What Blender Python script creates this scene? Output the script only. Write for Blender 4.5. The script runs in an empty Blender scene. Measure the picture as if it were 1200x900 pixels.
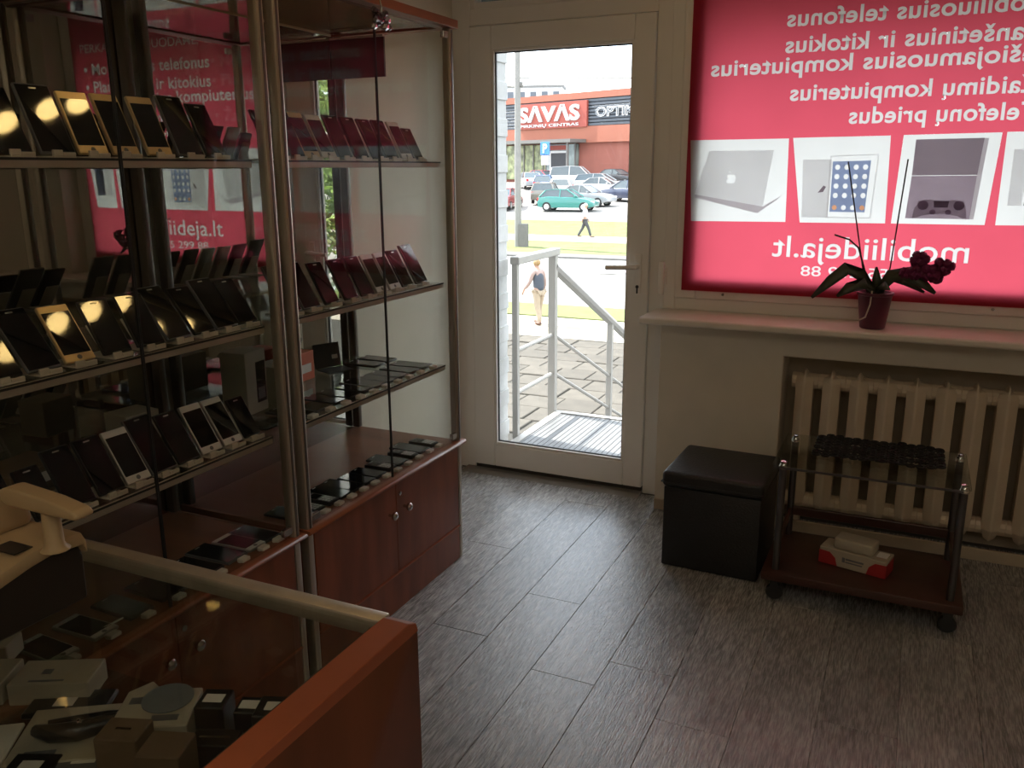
import bpy, bmesh, math, random
from mathutils import Vector, Matrix
random.seed(7)
S = bpy.context.scene
COL = S.collection
R = math.radians

# ------------------------------------------------------------------ camera
cam_d = bpy.data.cameras.new('camera')
cam = bpy.data.objects.new('camera', cam_d); COL.objects.link(cam)
YAW, PITCH, ROLL, FOC = 0.4352, 0.2461, -0.0051, 1003.5      # focal length in pixels of the 1200 px frame
cam_d.sensor_width = 36.0
cam_d.lens = FOC / 1200.0 * 36.0
cam_d.clip_start, cam_d.clip_end = 0.02, 600
fwd0 = Vector((-math.sin(YAW), math.cos(YAW), 0)); right0 = Vector((math.cos(YAW), math.sin(YAW), 0)); up0 = Vector((0, 0, 1))
fwd = fwd0 * math.cos(PITCH) - up0 * math.sin(PITCH); upv = up0 * math.cos(PITCH) + fwd0 * math.sin(PITCH)
rr = right0 * math.cos(ROLL) + upv * math.sin(ROLL); uu = -right0 * math.sin(ROLL) + upv * math.cos(ROLL)
M = Matrix((rr, uu, -fwd)).transposed().to_4x4(); M.translation = Vector((0, 0, 1.5))
cam.matrix_world = M
S.camera = cam

# ------------------------------------------------------------------ colour management, light paths
S.view_settings.view_transform = 'Standard'; S.view_settings.look = 'None'
S.view_settings.exposure = 0.0; S.view_settings.gamma = 1.0; S.view_settings.use_curve_mapping = False
cy = S.cycles
cy.max_bounces = 12; cy.diffuse_bounces = 6; cy.glossy_bounces = 8; cy.transmission_bounces = 8; cy.transparent_max_bounces = 40
cy.use_denoising = True; cy.sample_clamp_indirect = 6.0; cy.blur_glossy = 0.5

# ------------------------------------------------------------------ sky: bright hazy blue with white cloud
W = bpy.data.worlds.new('sky'); S.world = W; W.use_nodes = True
nt = W.node_tree; nt.nodes.clear()
wo = nt.nodes.new('ShaderNodeOutputWorld'); wb = nt.nodes.new('ShaderNodeBackground')
tc = nt.nodes.new('ShaderNodeTexCoord'); mp = nt.nodes.new('ShaderNodeMapping'); nz = nt.nodes.new('ShaderNodeTexNoise'); rp = nt.nodes.new('ShaderNodeValToRGB')
mp.inputs['Scale'].default_value = (1, 1, 3.2)
nz.inputs['Scale'].default_value = 3.0; nz.inputs['Detail'].default_value = 6
rp.color_ramp.elements[0].position = 0.36; rp.color_ramp.elements[0].color = (0.55, 0.70, 0.90, 1)
rp.color_ramp.elements[1].position = 0.56; rp.color_ramp.elements[1].color = (1.0, 1.0, 1.0, 1)
nt.links.new(tc.outputs['Generated'], mp.inputs[0]); nt.links.new(mp.outputs[0], nz.inputs[0]); nt.links.new(nz.outputs[0], rp.inputs[0])
nt.links.new(rp.outputs[0], wb.inputs[0]); wb.inputs[1].default_value = 5.0; nt.links.new(wb.outputs[0], wo.inputs[0])

# ------------------------------------------------------------------ sun: high, from beyond the wing on the far side of the door
sd = bpy.data.lights.new('sun', 'SUN'); sun = bpy.data.objects.new('sun', sd); COL.objects.link(sun)
sd.energy = 19.0; sd.angle = R(0.6); sd.color = (1.0, 0.95, 0.87)
SUN_DIR = Vector((0.97 * math.cos(R(50)), -0.2 * math.cos(R(50)), -math.sin(R(50))))
sun.rotation_euler = SUN_DIR.to_track_quat('-Z', 'Y').to_euler(); sun.location = (-20, 10, 30)

# ================================================================== materials
def nodes(name):
    m = bpy.data.materials.new(name); m.use_nodes = True
    t = m.node_tree; t.nodes.clear()
    return m, t, t.nodes.new('ShaderNodeOutputMaterial')
def pbr(name, col, rough=0.5, metal=0.0, var=0.12, scale=14.0, bump=0.0, spec=0.5, stretch=(1, 1, 1), emit=0.0, coat=0.0, rand=0.0, coord='Object'):
    m, t, o = nodes(name); b = t.nodes.new('ShaderNodeBsdfPrincipled')
    L = t.links.new
    b.inputs['Roughness'].default_value = rough; b.inputs['Metallic'].default_value = metal
    b.inputs['Specular IOR Level'].default_value = spec; b.inputs['Coat Weight'].default_value = coat; b.inputs['Coat Roughness'].default_value = 0.08
    c = t.nodes.new('ShaderNodeTexCoord'); mp = t.nodes.new('ShaderNodeMapping'); n = t.nodes.new('ShaderNodeTexNoise'); r = t.nodes.new('ShaderNodeValToRGB')
    mp.inputs['Scale'].default_value = stretch; n.inputs['Scale'].default_value = scale; n.inputs['Detail'].default_value = 5
    L(c.outputs[coord], mp.inputs[0]); L(mp.outputs[0], n.inputs[0]); L(n.outputs[0], r.inputs[0])
    r.color_ramp.elements[0].position = 0.3; r.color_ramp.elements[1].position = 0.7
    r.color_ramp.elements[0].color = tuple(x * (1 - var) for x in col) + (1,); r.color_ramp.elements[1].color = tuple(min(1, x * (1 + var)) for x in col) + (1,)
    out = r.outputs[0]
    if rand:
        oi = t.nodes.new('ShaderNodeObjectInfo'); hs = t.nodes.new('ShaderNodeHueSaturation'); mr = t.nodes.new('ShaderNodeMapRange')
        mr.inputs[3].default_value = 1 - rand; mr.inputs[4].default_value = 1 + rand
        L(oi.outputs['Random'], mr.inputs[0]); L(mr.outputs[0], hs.inputs['Value']); L(out, hs.inputs['Color']); out = hs.outputs[0]
    L(out, b.inputs['Base Color'])
    if bump:
        bp = t.nodes.new('ShaderNodeBump'); bp.inputs['Strength'].default_value = bump; bp.inputs['Distance'].default_value = 0.01
        L(n.outputs[0], bp.inputs['Height']); L(bp.outputs[0], b.inputs['Normal'])
    if emit:
        b.inputs['Emission Color'].default_value = col + (1,); b.inputs['Emission Strength'].default_value = emit
    L(b.outputs[0], o.inputs[0]); return m
def glass(name, tint=(1, 1, 1), f0=0.04, rough=0.0):
    m, t, o = nodes(name); L = t.links.new
    g = t.nodes.new('ShaderNodeNewGeometry'); d = t.nodes.new('ShaderNodeVectorMath'); d.operation = 'DOT_PRODUCT'
    L(g.outputs['Incoming'], d.inputs[0]); L(g.outputs['Normal'], d.inputs[1])
    prev = d.outputs['Value']
    def mth(op, a, bv=None):
        k = t.nodes.new('ShaderNodeMath'); k.operation = op
        for i, v in enumerate((a, bv)):
            if v is None: continue
            if isinstance(v, (int, float)): k.inputs[i].default_value = v
            else: L(v, k.inputs[i])
        return k.outputs[0]
    x = mth('SUBTRACT', 1.0, mth('ABSOLUTE', prev)); x = mth('POWER', x, 5.0); x = mth('ADD', mth('MULTIPLY', x, 1 - f0), f0)
    tr = t.nodes.new('ShaderNodeBsdfTransparent'); tr.inputs[0].default_value = tint + (1,)
    gl = t.nodes.new('ShaderNodeBsdfGlossy'); gl.inputs['Roughness'].default_value = rough
    mx = t.nodes.new('ShaderNodeMixShader'); L(x, mx.inputs[0]); L(tr.outputs[0], mx.inputs[1]); L(gl.outputs[0], mx.inputs[2]); L(mx.outputs[0], o.inputs[0]); return m
def fabric(name, tcol, dcol, mixd=0.25, var=0.05):
    m, t, o = nodes(name); L = t.links.new
    c = t.nodes.new('ShaderNodeTexCoord'); w1 = t.nodes.new('ShaderNodeTexNoise'); w1.inputs['Scale'].default_value = 3.0; L(c.outputs['Object'], w1.inputs[0])
    r = t.nodes.new('ShaderNodeValToRGB'); L(w1.outputs[0], r.inputs[0])
    r.color_ramp.elements[0].position = 0.3; r.color_ramp.elements[1].position = 0.7
    r.color_ramp.elements[0].color = tuple(x * (1 - var) for x in tcol) + (1,); r.color_ramp.elements[1].color = tuple(min(1, x * (1 + var)) for x in tcol) + (1,)
    tl = t.nodes.new('ShaderNodeBsdfTranslucent'); L(r.outputs[0], tl.inputs[0])
    df = t.nodes.new('ShaderNodeBsdfDiffuse'); df.inputs[0].default_value = dcol + (1,)
    mx = t.nodes.new('ShaderNodeMixShader'); mx.inputs[0].default_value = mixd; L(tl.outputs[0], mx.inputs[1]); L(df.outputs[0], mx.inputs[2]); L(mx.outputs[0], o.inputs[0]); return m
def plank_mat(name):
    m, t, o = nodes(name); L = t.links.new; b = t.nodes.new('ShaderNodeBsdfPrincipled')
    c = t.nodes.new('ShaderNodeTexCoord'); oi = t.nodes.new('ShaderNodeObjectInfo'); ad = t.nodes.new('ShaderNodeVectorMath'); ad.operation = 'ADD'
    sc = t.nodes.new('ShaderNodeVectorMath'); sc.operation = 'SCALE'; sc.inputs[0].default_value = (7, 13, 0); L(oi.outputs['Random'], sc.inputs['Scale'])
    L(c.outputs['Object'], ad.inputs[0]); L(sc.outputs[0], ad.inputs[1])
    def nz(scale, st, det=6, dis=0.0):
        mp = t.nodes.new('ShaderNodeMapping'); mp.inputs['Scale'].default_value = st; n = t.nodes.new('ShaderNodeTexNoise')
        n.inputs['Scale'].default_value = scale; n.inputs['Detail'].default_value = det; n.inputs['Distortion'].default_value = dis
        L(ad.outputs[0], mp.inputs[0]); L(mp.outputs[0], n.inputs[0]); return n.outputs[0]
    a = nz(8, (9, 0.8, 1), 8, 0.6); f = nz(40, (6, 0.5, 1), 4); big = nz(2.2, (1.5, 1, 1), 3)
    r1 = t.nodes.new('ShaderNodeValToRGB'); L(a, r1.inputs[0])
    e = r1.color_ramp.elements; e[0].position = 0.32; e[0].color = (0.21, 0.206, 0.204, 1); e[1].position = 0.68; e[1].color = (0.46, 0.45, 0.445, 1)
    r2 = t.nodes.new('ShaderNodeValToRGB'); L(f, r2.inputs[0]); e = r2.color_ramp.elements; e[0].position = 0.35; e[0].color = (0.62, 0.62, 0.62, 1); e[1].position = 0.6; e[1].color = (1.06, 1.06, 1.06, 1)
    r3 = t.nodes.new('ShaderNodeValToRGB'); L(big, r3.inputs[0]); e = r3.color_ramp.elements; e[0].position = 0.3; e[0].color = (0.8, 0.8, 0.8, 1); e[1].position = 0.7; e[1].color = (1.1, 1.1, 1.1, 1)
    def mul(x, y):
        k = t.nodes.new('ShaderNodeMix'); k.data_type = 'RGBA'; k.blend_type = 'MULTIPLY'; k.inputs[0].default_value = 1.0
        L(x, k.inputs[6]); L(y, k.inputs[7]); return k.outputs[2]
    hs = t.nodes.new('ShaderNodeHueSaturation'); mr = t.nodes.new('ShaderNodeMapRange'); mr.inputs[3].default_value = 0.86; mr.inputs[4].default_value = 1.14
    L(oi.outputs['Random'], mr.inputs[0]); L(mr.outputs[0], hs.inputs['Value']); L(mul(mul(r1.outputs[0], r2.outputs[0]), r3.outputs[0]), hs.inputs['Color'])
    L(hs.outputs[0], b.inputs['Base Color']); b.inputs['Specular IOR Level'].default_value = 0.65
    rr_ = t.nodes.new('ShaderNodeMapRange'); rr_.inputs[3].default_value = 0.18; rr_.inputs[4].default_value = 0.36; L(f, rr_.inputs[0]); L(rr_.outputs[0], b.inputs['Roughness'])
    bp = t.nodes.new('ShaderNodeBump'); bp.inputs['Strength'].default_value = 0.35; bp.inputs['Distance'].default_value = 0.004; L(f, bp.inputs['Height']); L(bp.outputs[0], b.inputs['Normal'])
    L(b.outputs[0], o.inputs[0]); return m

MT = dict(
    wall=pbr('cream_wall_paint', (0.66, 0.60, 0.50), 0.75, var=0.04, scale=6, bump=0.05),
    ceil=pbr('ceiling_paint', (0.70, 0.67, 0.60), 0.8, var=0.03),
    pvc=pbr('white_plastic_frame', (0.74, 0.71, 0.66), 0.34, var=0.03, scale=4),
    sill=pbr('sill_laminate', (0.74, 0.67, 0.58), 0.3, var=0.04),
    seal=pbr('black_rubber_seal', (0.02, 0.02, 0.02), 0.6),
    dark_gap=pbr('dark_threshold_gap', (0.03, 0.025, 0.02), 0.7),
    floor=plank_mat('grey_oak_plank'), floor_base=pbr('floor_underlay', (0.09, 0.086, 0.08), 0.9),
    thresh=pbr('threshold_strip', (0.22, 0.20, 0.18), 0.4, 0.3),
    wood=pbr('cherry_laminate', (0.20, 0.060, 0.026), 0.38, var=0.28, scale=5, stretch=(3, 3, 0.5), spec=0.4),
    wood_h=pbr('cherry_laminate_edge', (0.26, 0.085, 0.036), 0.34, var=0.22, scale=6, stretch=(3, 0.5, 3)),
    counter_edge=pbr('cherry_edge_lit_tone', (0.32, 0.085, 0.032), 0.36, var=0.15, scale=8),  # edge as lit by warm lamps, the brightness put into the colour
    counter_wood=pbr('counter_cherry_shade_tone', (0.13, 0.040, 0.018), 0.4, var=0.2, scale=5, stretch=(3, 3, 0.5)),  # same cherry as the cabinets, darkened: dim light put into the colour
    deck=pbr('cabinet_deck_laminate', (0.24, 0.10, 0.05), 0.4, var=0.18, scale=4, stretch=(0.6, 3, 3)),
    alu=pbr('brushed_aluminium_profile', (0.50, 0.44, 0.36), 0.38, 0.75, var=0.08, scale=30, stretch=(1, 1, 0.1)),
    alu_dark=pbr('dark_aluminium_profile', (0.12, 0.10, 0.085), 0.4, 0.6, var=0.1),
    rail=pbr('shelf_edge_profile', (0.45, 0.39, 0.31), 0.45, 0.4, var=0.08),
    glass=glass('cabinet_glass', (0.93, 0.94, 0.93), 0.014), glass_win=glass('door_glass', (0.97, 0.98, 0.98), 0.035),
    glass_brown=glass('smoked_brown_glass', (0.72, 0.64, 0.55), 0.04), brown_board=pbr('dark_brown_board', (0.035, 0.022, 0.018), 0.5, var=0.1),
    glass_shelf=glass('shelf_glass', (0.86, 0.90, 0.88), 0.04), glass_top=glass('counter_glass', (0.88, 0.90, 0.88), 0.045),
    mirror=pbr('tinted_mirror', (0.46, 0.44, 0.41), 0.0, 1.0, var=0.0),
    screen=pbr('black_phone_glass', (0.006, 0.006, 0.007), 0.04, var=0.3, spec=0.45),
    black=pbr('black_plastic', (0.014, 0.014, 0.015), 0.32, var=0.2),
    grey_pl=pbr('grey_plastic', (0.12, 0.12, 0.125), 0.35, var=0.15),
    silver=pbr('silver_phone_metal', (0.55, 0.54, 0.52), 0.28, 0.8, var=0.06),
    gold=pbr('gold_phone_metal', (0.62, 0.46, 0.26), 0.3, 0.6, var=0.06),
    white=pbr('white_plastic', (0.72, 0.70, 0.66), 0.4, var=0.03), paper=pbr('white_paper', (0.74, 0.70, 0.63), 0.7, var=0.06),
    clear=pbr('milky_acrylic', (0.60, 0.54, 0.44), 0.35, var=0.05),
    box_white=pbr('white_carton', (0.40, 0.35, 0.27), 0.6, var=0.06), box_brown=pbr('brown_carton', (0.14, 0.09, 0.05), 0.7, var=0.1),
    box_orange=pbr('orange_carton', (0.55, 0.10, 0.03), 0.55, var=0.08), red=pbr('dark_red_print', (0.34, 0.02, 0.02), 0.5, var=0.1),
    beige=pbr('beige_register_plastic', (0.38, 0.27, 0.145), 0.42, var=0.05, spec=0.4), reg_black=pbr('register_dark_side', (0.020, 0.014, 0.010), 0.5),
    chrome=pbr('chrome', (0.8, 0.8, 0.8), 0.08, 1.0, var=0.02), steel=pbr('satin_steel', (0.55, 0.53, 0.5), 0.25, 1.0, var=0.05),
    leather=pbr('black_leatherette', (0.014, 0.014, 0.015), 0.42, var=0.25, scale=120, bump=0.25, spec=0.5),
    cart_wood=pbr('dark_mahogany', (0.055, 0.020, 0.013), 0.35, var=0.3, scale=5, stretch=(0.5, 3, 3)),
    cart_post=pbr('gunmetal_tube', (0.12, 0.11, 0.11), 0.3, 0.8),
    glass_cart=glass('cart_glass', (0.88, 0.91, 0.89), 0.045),
    rad=pbr('radiator_enamel', (0.62, 0.52, 0.40), 0.4, var=0.05, scale=8, bump=0.06),
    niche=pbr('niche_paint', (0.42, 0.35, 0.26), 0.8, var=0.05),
    lace=pbr('black_lace_yarn', (0.010, 0.009, 0.009), 0.8),
    pot=pbr('plum_plastic_pot', (0.10, 0.018, 0.040), 0.35, var=0.08), soil=pbr('bark_soil', (0.04, 0.025, 0.018), 0.9, var=0.4, scale=60, bump=0.6),
    leaf=pbr('orchid_leaf', (0.055, 0.060, 0.038), 0.38, var=0.2, scale=12), stem=pbr('orchid_stem', (0.06, 0.05, 0.03), 0.5), stake=pbr('dark_stake', (0.04, 0.035, 0.03), 0.5),
    petal=pbr('magenta_petal', (0.17, 0.010, 0.075), 0.55, var=0.25, scale=30),
    red_fab=fabric('red_banner_fabric', (0.56, 0.075, 0.110), (0.42, 0.03, 0.05), 0.12),
    white_fab=fabric('white_print_fabric', (0.58, 0.57, 0.55), (0.70, 0.62, 0.58), 0.12),
    pr_grey=fabric('printed_light_grey', (0.78, 0.76, 0.77), (0.5, 0.5, 0.5), 0.15), pr_mid=fabric('printed_mid_grey', (0.56, 0.50, 0.53), (0.3, 0.3, 0.3), 0.15),
    pr_dark=fabric('printed_mauve_grey', (0.36, 0.28, 0.33), (0.15, 0.12, 0.14), 0.15), pr_darker=fabric('printed_deep_grey', (0.27, 0.21, 0.24), (0.1, 0.08, 0.1), 0.15), pr_blue=fabric('printed_screen_blue', (0.30, 0.36, 0.55), (0.1, 0.12, 0.25), 0.15),
    pr_navy=fabric('printed_screen_navy', (0.10, 0.11, 0.16), (0.05, 0.05, 0.08), 0.15), pr_icon=fabric('printed_icon_pale', (0.85, 0.85, 0.95), (0.6, 0.6, 0.6), 0.15), pr_orange=fabric('printed_icon_orange', (0.9, 0.45, 0.25), (0.5, 0.3, 0.2), 0.15),
    lamp=pbr('warm_lamp_lens', (1.0, 0.66, 0.25), 0.3, var=0.0, emit=38.0),
    panel=pbr('fill_panel_diffuser', (1.0, 0.91, 0.76), 0.5, var=0.0, emit=4.9),
    crystal=glass('faceted_crystal', (0.55, 0.5, 0.5), 0.12),
    streak=pbr('streak_disc', (0.26, 0.29, 0.32), 0.3, 0.5, var=0.3, scale=5),
    # outdoors
    ext_white=pbr('whitewashed_brick', (0.50, 0.505, 0.50), 0.8, var=0.05, scale=20, bump=0.1), ext_grey=pbr('sign_box_back', (0.10, 0.115, 0.11), 0.6, var=0.1),
    rail_white=pbr('white_railing_paint', (0.34, 0.325, 0.30), 0.45, var=0.03), grate=pbr('galvanised_grating', (0.135, 0.138, 0.14), 0.5, 0.2, var=0.08), grate_dark=pbr('grating_beam', (0.30, 0.32, 0.35), 0.6, 0.2),
    slab=pbr('concrete_slab', (0.062, 0.055, 0.044), 0.9, var=0.18, scale=3, rand=0.14), gap=pbr('slab_joint_soil', (0.028, 0.026, 0.021), 0.95, var=0.2),
    sand=pbr('sandy_path', (0.30, 0.27, 0.22), 0.95, var=0.1, scale=0.8, coord='Object'), road=pbr('pale_asphalt', (0.26, 0.255, 0.245), 0.9, var=0.08, scale=0.6), lot=pbr('car_park_asphalt', (0.22, 0.21, 0.20), 0.9, var=0.1, scale=0.4),
    grass=pbr('dry_green_grass', (0.105, 0.125, 0.036), 0.95, var=0.28, scale=1.6, bump=0.2), kerb=pbr('grey_kerbstone', (0.13, 0.127, 0.12), 0.9, var=0.1),
    concrete=pbr('post_concrete', (0.20, 0.195, 0.185), 0.85, var=0.08, scale=3),
    st_orange=pbr('store_orange_cladding', (0.28, 0.095, 0.058), 0.7, var=0.05, scale=0.5), st_brick=pbr('store_salmon_wall', (0.26, 0.088, 0.064), 0.8, var=0.08, scale=1.0), st_sign=pbr('store_sign_red', (0.28, 0.055, 0.038), 0.6, var=0.04, scale=0.3),
    st_slat=pbr('store_grey_slats', (0.075, 0.085, 0.10), 0.5, 0.2, var=0.06), st_white=pbr('store_letter_white', (0.6, 0.6, 0.6), 0.5, var=0.02), st_glass=pbr('store_window', (0.20, 0.24, 0.22), 0.1, var=0.6, scale=0.9), st_poster=pbr('store_window_poster', (0.20, 0.22, 0.11), 0.4, var=0.7, scale=2.0), st_dark=pbr('store_doorway', (0.03, 0.03, 0.035), 0.5), st_grey=pbr('canopy_grey', (0.14, 0.135, 0.125), 0.6),
    sign_blue=pbr('parking_blue', (0.04, 0.18, 0.60), 0.4), far_wall=pbr('far_block_render', (0.45, 0.45, 0.45), 0.9),
    tyre=pbr('tyre_rubber', (0.02, 0.02, 0.02), 0.8), car_glass=pbr('car_window', (0.06, 0.08, 0.09), 0.06, var=0.1, spec=0.7), hub=pbr('wheel_hub', (0.5, 0.5, 0.5), 0.3, 0.7), lampred=pbr('tail_lamp', (0.5, 0.02, 0.02), 0.2), lampwhite=pbr('head_lamp', (0.75, 0.75, 0.75), 0.15),
    skin=pbr('skin', (0.36, 0.22, 0.16), 0.55, var=0.06), blond=pbr('blond_hair', (0.30, 0.19, 0.08), 0.6, var=0.2, scale=40), greyhair=pbr('grey_hair', (0.42, 0.36, 0.32), 0.6, var=0.2), vest=pbr('slate_vest', (0.06, 0.07, 0.09), 0.8, var=0.1), blouse=pbr('pink_blouse', (0.33, 0.24, 0.215), 0.8, var=0.1), cream=pbr('cream_trousers', (0.34, 0.275, 0.20), 0.8, var=0.08), shoe=pbr('brown_shoe', (0.10, 0.05, 0.03), 0.6), shirt=pbr('white_shirt', (0.5, 0.5, 0.51), 0.8, var=0.04), darkpants=pbr('charcoal_trousers', (0.06, 0.062, 0.07), 0.8, var=0.1),
    bark=pbr('bark', (0.13, 0.09, 0.06), 0.9, var=0.3, scale=8, bump=0.4), foliage=pbr('tree_leaf', (0.16, 0.26, 0.045), 0.6, var=0.45, scale=1.5),
)

# ================================================================== mesh helpers
class MB:
    def __init__(s): s.v = []; s.f = []
    def add(s, vs, fs):
        b = len(s.v); s.v += [tuple(v) for v in vs]; s.f += [tuple(i + b for i in f) for f in fs]; return s
    def box(s, x0, x1, y0, y1, z0, z1, m=None):
        v = [(x, y, z) for x in (x0, x1) for y in (y0, y1) for z in (z0, z1)]
        if m is not None: v = [m @ Vector(p) for p in v]
        return s.add(v, [(0, 1, 3, 2), (4, 6, 7, 5), (0, 4, 5, 1), (2, 3, 7, 6), (0, 2, 6, 4), (1, 5, 7, 3)])
    def tube(s, pts, rad, n=8, cap=True):
        pts = [Vector(p) for p in pts]; k = len(pts); rad = rad if isinstance(rad, (list, tuple)) else [rad] * k
        ref = None; rings = []
        for i, p in enumerate(pts):
            d = (pts[min(i + 1, k - 1)] - pts[max(i - 1, 0)]).normalized()
            if ref is None:
                ref = d.orthogonal().normalized()
            else:
                ref = (ref - d * ref.dot(d)); ref = ref.normalized() if ref.length > 1e-6 else d.orthogonal().normalized()
            b = d.cross(ref)
            rings.append([p + (ref * math.cos(2 * math.pi * j / n) + b * math.sin(2 * math.pi * j / n)) * rad[i] for j in range(n)])
        fs = [(i * n + j, i * n + (j + 1) % n, (i + 1) * n + (j + 1) % n, (i + 1) * n + j) for i in range(k - 1) for j in range(n)]
        if cap: fs += [tuple(reversed(range(n))), tuple((k - 1) * n + j for j in range(n))]
        return s.add([q for r_ in rings for q in r_], fs)
    def lathe(s, prof, c=(0, 0, 0), n=20, m=None, cap=True):
        vs = [(c[0] + r_ * math.cos(2 * math.pi * j / n), c[1] + r_ * math.sin(2 * math.pi * j / n), c[2] + z) for r_, z in prof for j in range(n)]
        if m is not None: vs = [m @ Vector(p) for p in vs]
        k = len(prof)
        fs = [(i * n + j, i * n + (j + 1) % n, (i + 1) * n + (j + 1) % n, (i + 1) * n + j) for i in range(k - 1) for j in range(n)]
        return s.add(vs, fs + ([tuple(reversed(range(n))), tuple((k - 1) * n + j for j in range(n))] if cap else []))
    def prism(s, poly, a, b, axis='x', m=None):
        """poly in the two other axes (cyclic order), extruded from a to b along axis"""
        n = len(poly)
        def P(p, t): return {'x': (t, p[0], p[1]), 'y': (p[0], t, p[1]), 'z': (p[0], p[1], t)}[axis]
        vs = [P(p, a) for p in poly] + [P(p, b) for p in poly]
        if m is not None: vs = [m @ Vector(p) for p in vs]
        return s.add(vs, [tuple(range(n)), tuple(reversed(range(n, 2 * n)))] + [(i, i + n, (i + 1) % n + n, (i + 1) % n) for i in range(n)])
    def ball(s, c, r, sub=1, sc=(1, 1, 1)):
        bm = bmesh.new(); bmesh.ops.create_icosphere(bm, subdivisions=sub, radius=1)
        s.add([(c[0] + v.co.x * r * sc[0], c[1] + v.co.y * r * sc[1], c[2] + v.co.z * r * sc[2]) for v in bm.verts], [tuple(v.index for v in f.verts) for f in bm.faces]); bm.free(); return s
    def torus(s, c, R_, r_, n=12, k=6, m=None):
        vs = []
        for i in range(n):
            a = 2 * math.pi * i / n
            for j in range(k):
                b = 2 * math.pi * j / k; q = R_ + r_ * math.cos(b)
                vs.append((c[0] + q * math.cos(a), c[1] + q * math.sin(a), c[2] + r_ * math.sin(b)))
        if m is not None: vs = [m @ Vector(p) for p in vs]
        return s.add(vs, [(i * k + j, ((i + 1) % n) * k + j, ((i + 1) % n) * k + (j + 1) % k, i * k + (j + 1) % k) for i in range(n) for j in range(k)])
    def mesh(s, name, mat, bevel=0, seg=2, smooth=False):
        me = bpy.data.meshes.new(name); me.from_pydata(s.v, [], s.f)
        bm = bmesh.new(); bm.from_mesh(me); bmesh.ops.recalc_face_normals(bm, faces=bm.faces)
        if bevel: bmesh.ops.bevel(bm, geom=list(bm.edges), offset=bevel, segments=seg, affect='EDGES', profile=0.5, clamp_overlap=True)
        bm.to_mesh(me); bm.free(); me.materials.append(MT[mat] if isinstance(mat, str) else mat)
        if smooth:
            for p in me.polygons: p.use_smooth = True
            if smooth != 'all': me.set_sharp_from_angle(angle=R(40))
        return me
def B(*a): return MB().box(*a)
def obj(name, data, parent=None, loc=None, rot=None):
    o = bpy.data.objects.new(name, data); COL.objects.link(o)
    if parent: o.parent = parent
    if loc is not None: o.location = loc
    if rot is not None: o.rotation_euler = rot
    return o
def part(name, mb, mat, parent=None, bevel=0, seg=2, smooth=False, label=None):
    o = obj(name, mb.mesh(name, mat, bevel, seg, smooth), parent)
    if label: o['label'] = label
    return o
def tag(o, label, cat, group=None, kind=None):
    o['label'] = label; o['category'] = cat
    if group: o['group'] = group
    if kind: o['kind'] = kind
    return o
def thing(name, label, cat, loc=(0, 0, 0), rot=(0, 0, 0), group=None):
    return tag(obj(name, None, None, loc, rot), label, cat, group)
def struct(name, mb, mat, label=None, bevel=0, parent=None, smooth=False):
    o = obj(name, mb.mesh(name, mat, bevel, 2, smooth) if mb else None, parent)
    if not parent: o['kind'] = 'structure'
    if label: o['label'] = label
    return o
def copy_tree(o, parent=None):
    c = o.copy(); COL.objects.link(c)
    if parent: c.parent = parent
    for ch in list(o.children): copy_tree(ch, c)
    return c
def kid(o, name): return [c for c in o.children if c.name.split('.')[0] == name]
def rot_box(cx, cy_, cz, sx, sy, sz, a=0):
    """box standing on z=cz, turned by a about z"""
    m = Matrix.Translation((cx, cy_, cz)) @ Matrix.Rotation(a, 4, 'Z')
    return MB().box(-sx / 2, sx / 2, -sy / 2, sy / 2, 0, sz, m)
ORD = 'first second third fourth fifth sixth seventh eighth ninth tenth eleventh twelfth thirteenth fourteenth fifteenth sixteenth'.split()

# ================================================================== the room
FX0, FX1, FY0, FY1, CZ = -2.03, 2.3, -1.6, 3.72, 2.6
fl = struct('floor', B(FX0 - .1, FX1 + .1, FY0 - .1, 3.80, -0.10, -0.006), 'floor_base', 'grey wood-look plank floor of the shop')
# boards run towards the door wall; joints read off the photo
PW = 0.207
rows = {}
for i in range(-6, 15):
    x0 = -0.943 + i * PW
    if x0 + PW < FX0 or x0 > FX1: continue
    first = {-1: 2.60, 0: 2.157, -2: 2.272}.get(i, None)
    y = (first if first is not None else random.uniform(1.6, 2.9))
    cuts = [y + k * 1.22 for k in range(-4, 3)]
    cuts = [FY0] + [c for c in cuts if FY0 + .05 < c < FY1 - .03] + [FY1]
    for a, b in zip(cuts, cuts[1:]):
        xa, xb = max(x0, FX0), min(x0 + PW, FX1)
        w, l = xb - xa - 0.0010, b - a - 0.0010
        me = B(-w / 2, w / 2, -l / 2, l / 2, -0.006, 0.0).mesh('plank', 'floor', 0.0009, 1)
        obj('plank', me, fl, ((xa + xb) / 2, (a + b) / 2, 0))

struct('ceiling', B(FX0 - .1, FX1 + .1, FY0 - .1, 3.85, CZ, CZ + .1), 'ceil')
struct('wall_left', B(FX0 - .12, FX0, FY0 - .1, 3.85, -.1, CZ), 'wall')
struct('wall_right', B(FX1, FX1 + .12, FY0 - .1, 3.85, -.1, CZ), 'wall')
struct('wall_back', B(FX0, FX1, FY0 - .12, FY0, -.1, CZ), 'wall')
wf = MB()
wf.prism([(-.955, -.1), (-.435, -.1), (-.435, .748), (FX1, .748), (FX1, .865), (-.955, .865)], 3.58, 3.85, 'y')   # parapet beside and over the radiator niche
wf.box(.62, FX1, 3.60, 3.85, .865, 2.47)                   # beyond the window
wf.box(FX0, FX1, 3.66, 3.85, 2.47, CZ)                     # lintel
struct('wall_front', wf, 'wall', bevel=0.006)
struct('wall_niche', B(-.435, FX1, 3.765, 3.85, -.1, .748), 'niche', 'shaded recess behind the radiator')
struct('baseboard_front', B(-.953, FX1, 3.566, 3.5795, 0, .05), 'niche', 'low skirting strip under the radiator wall', bevel=.003)

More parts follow.
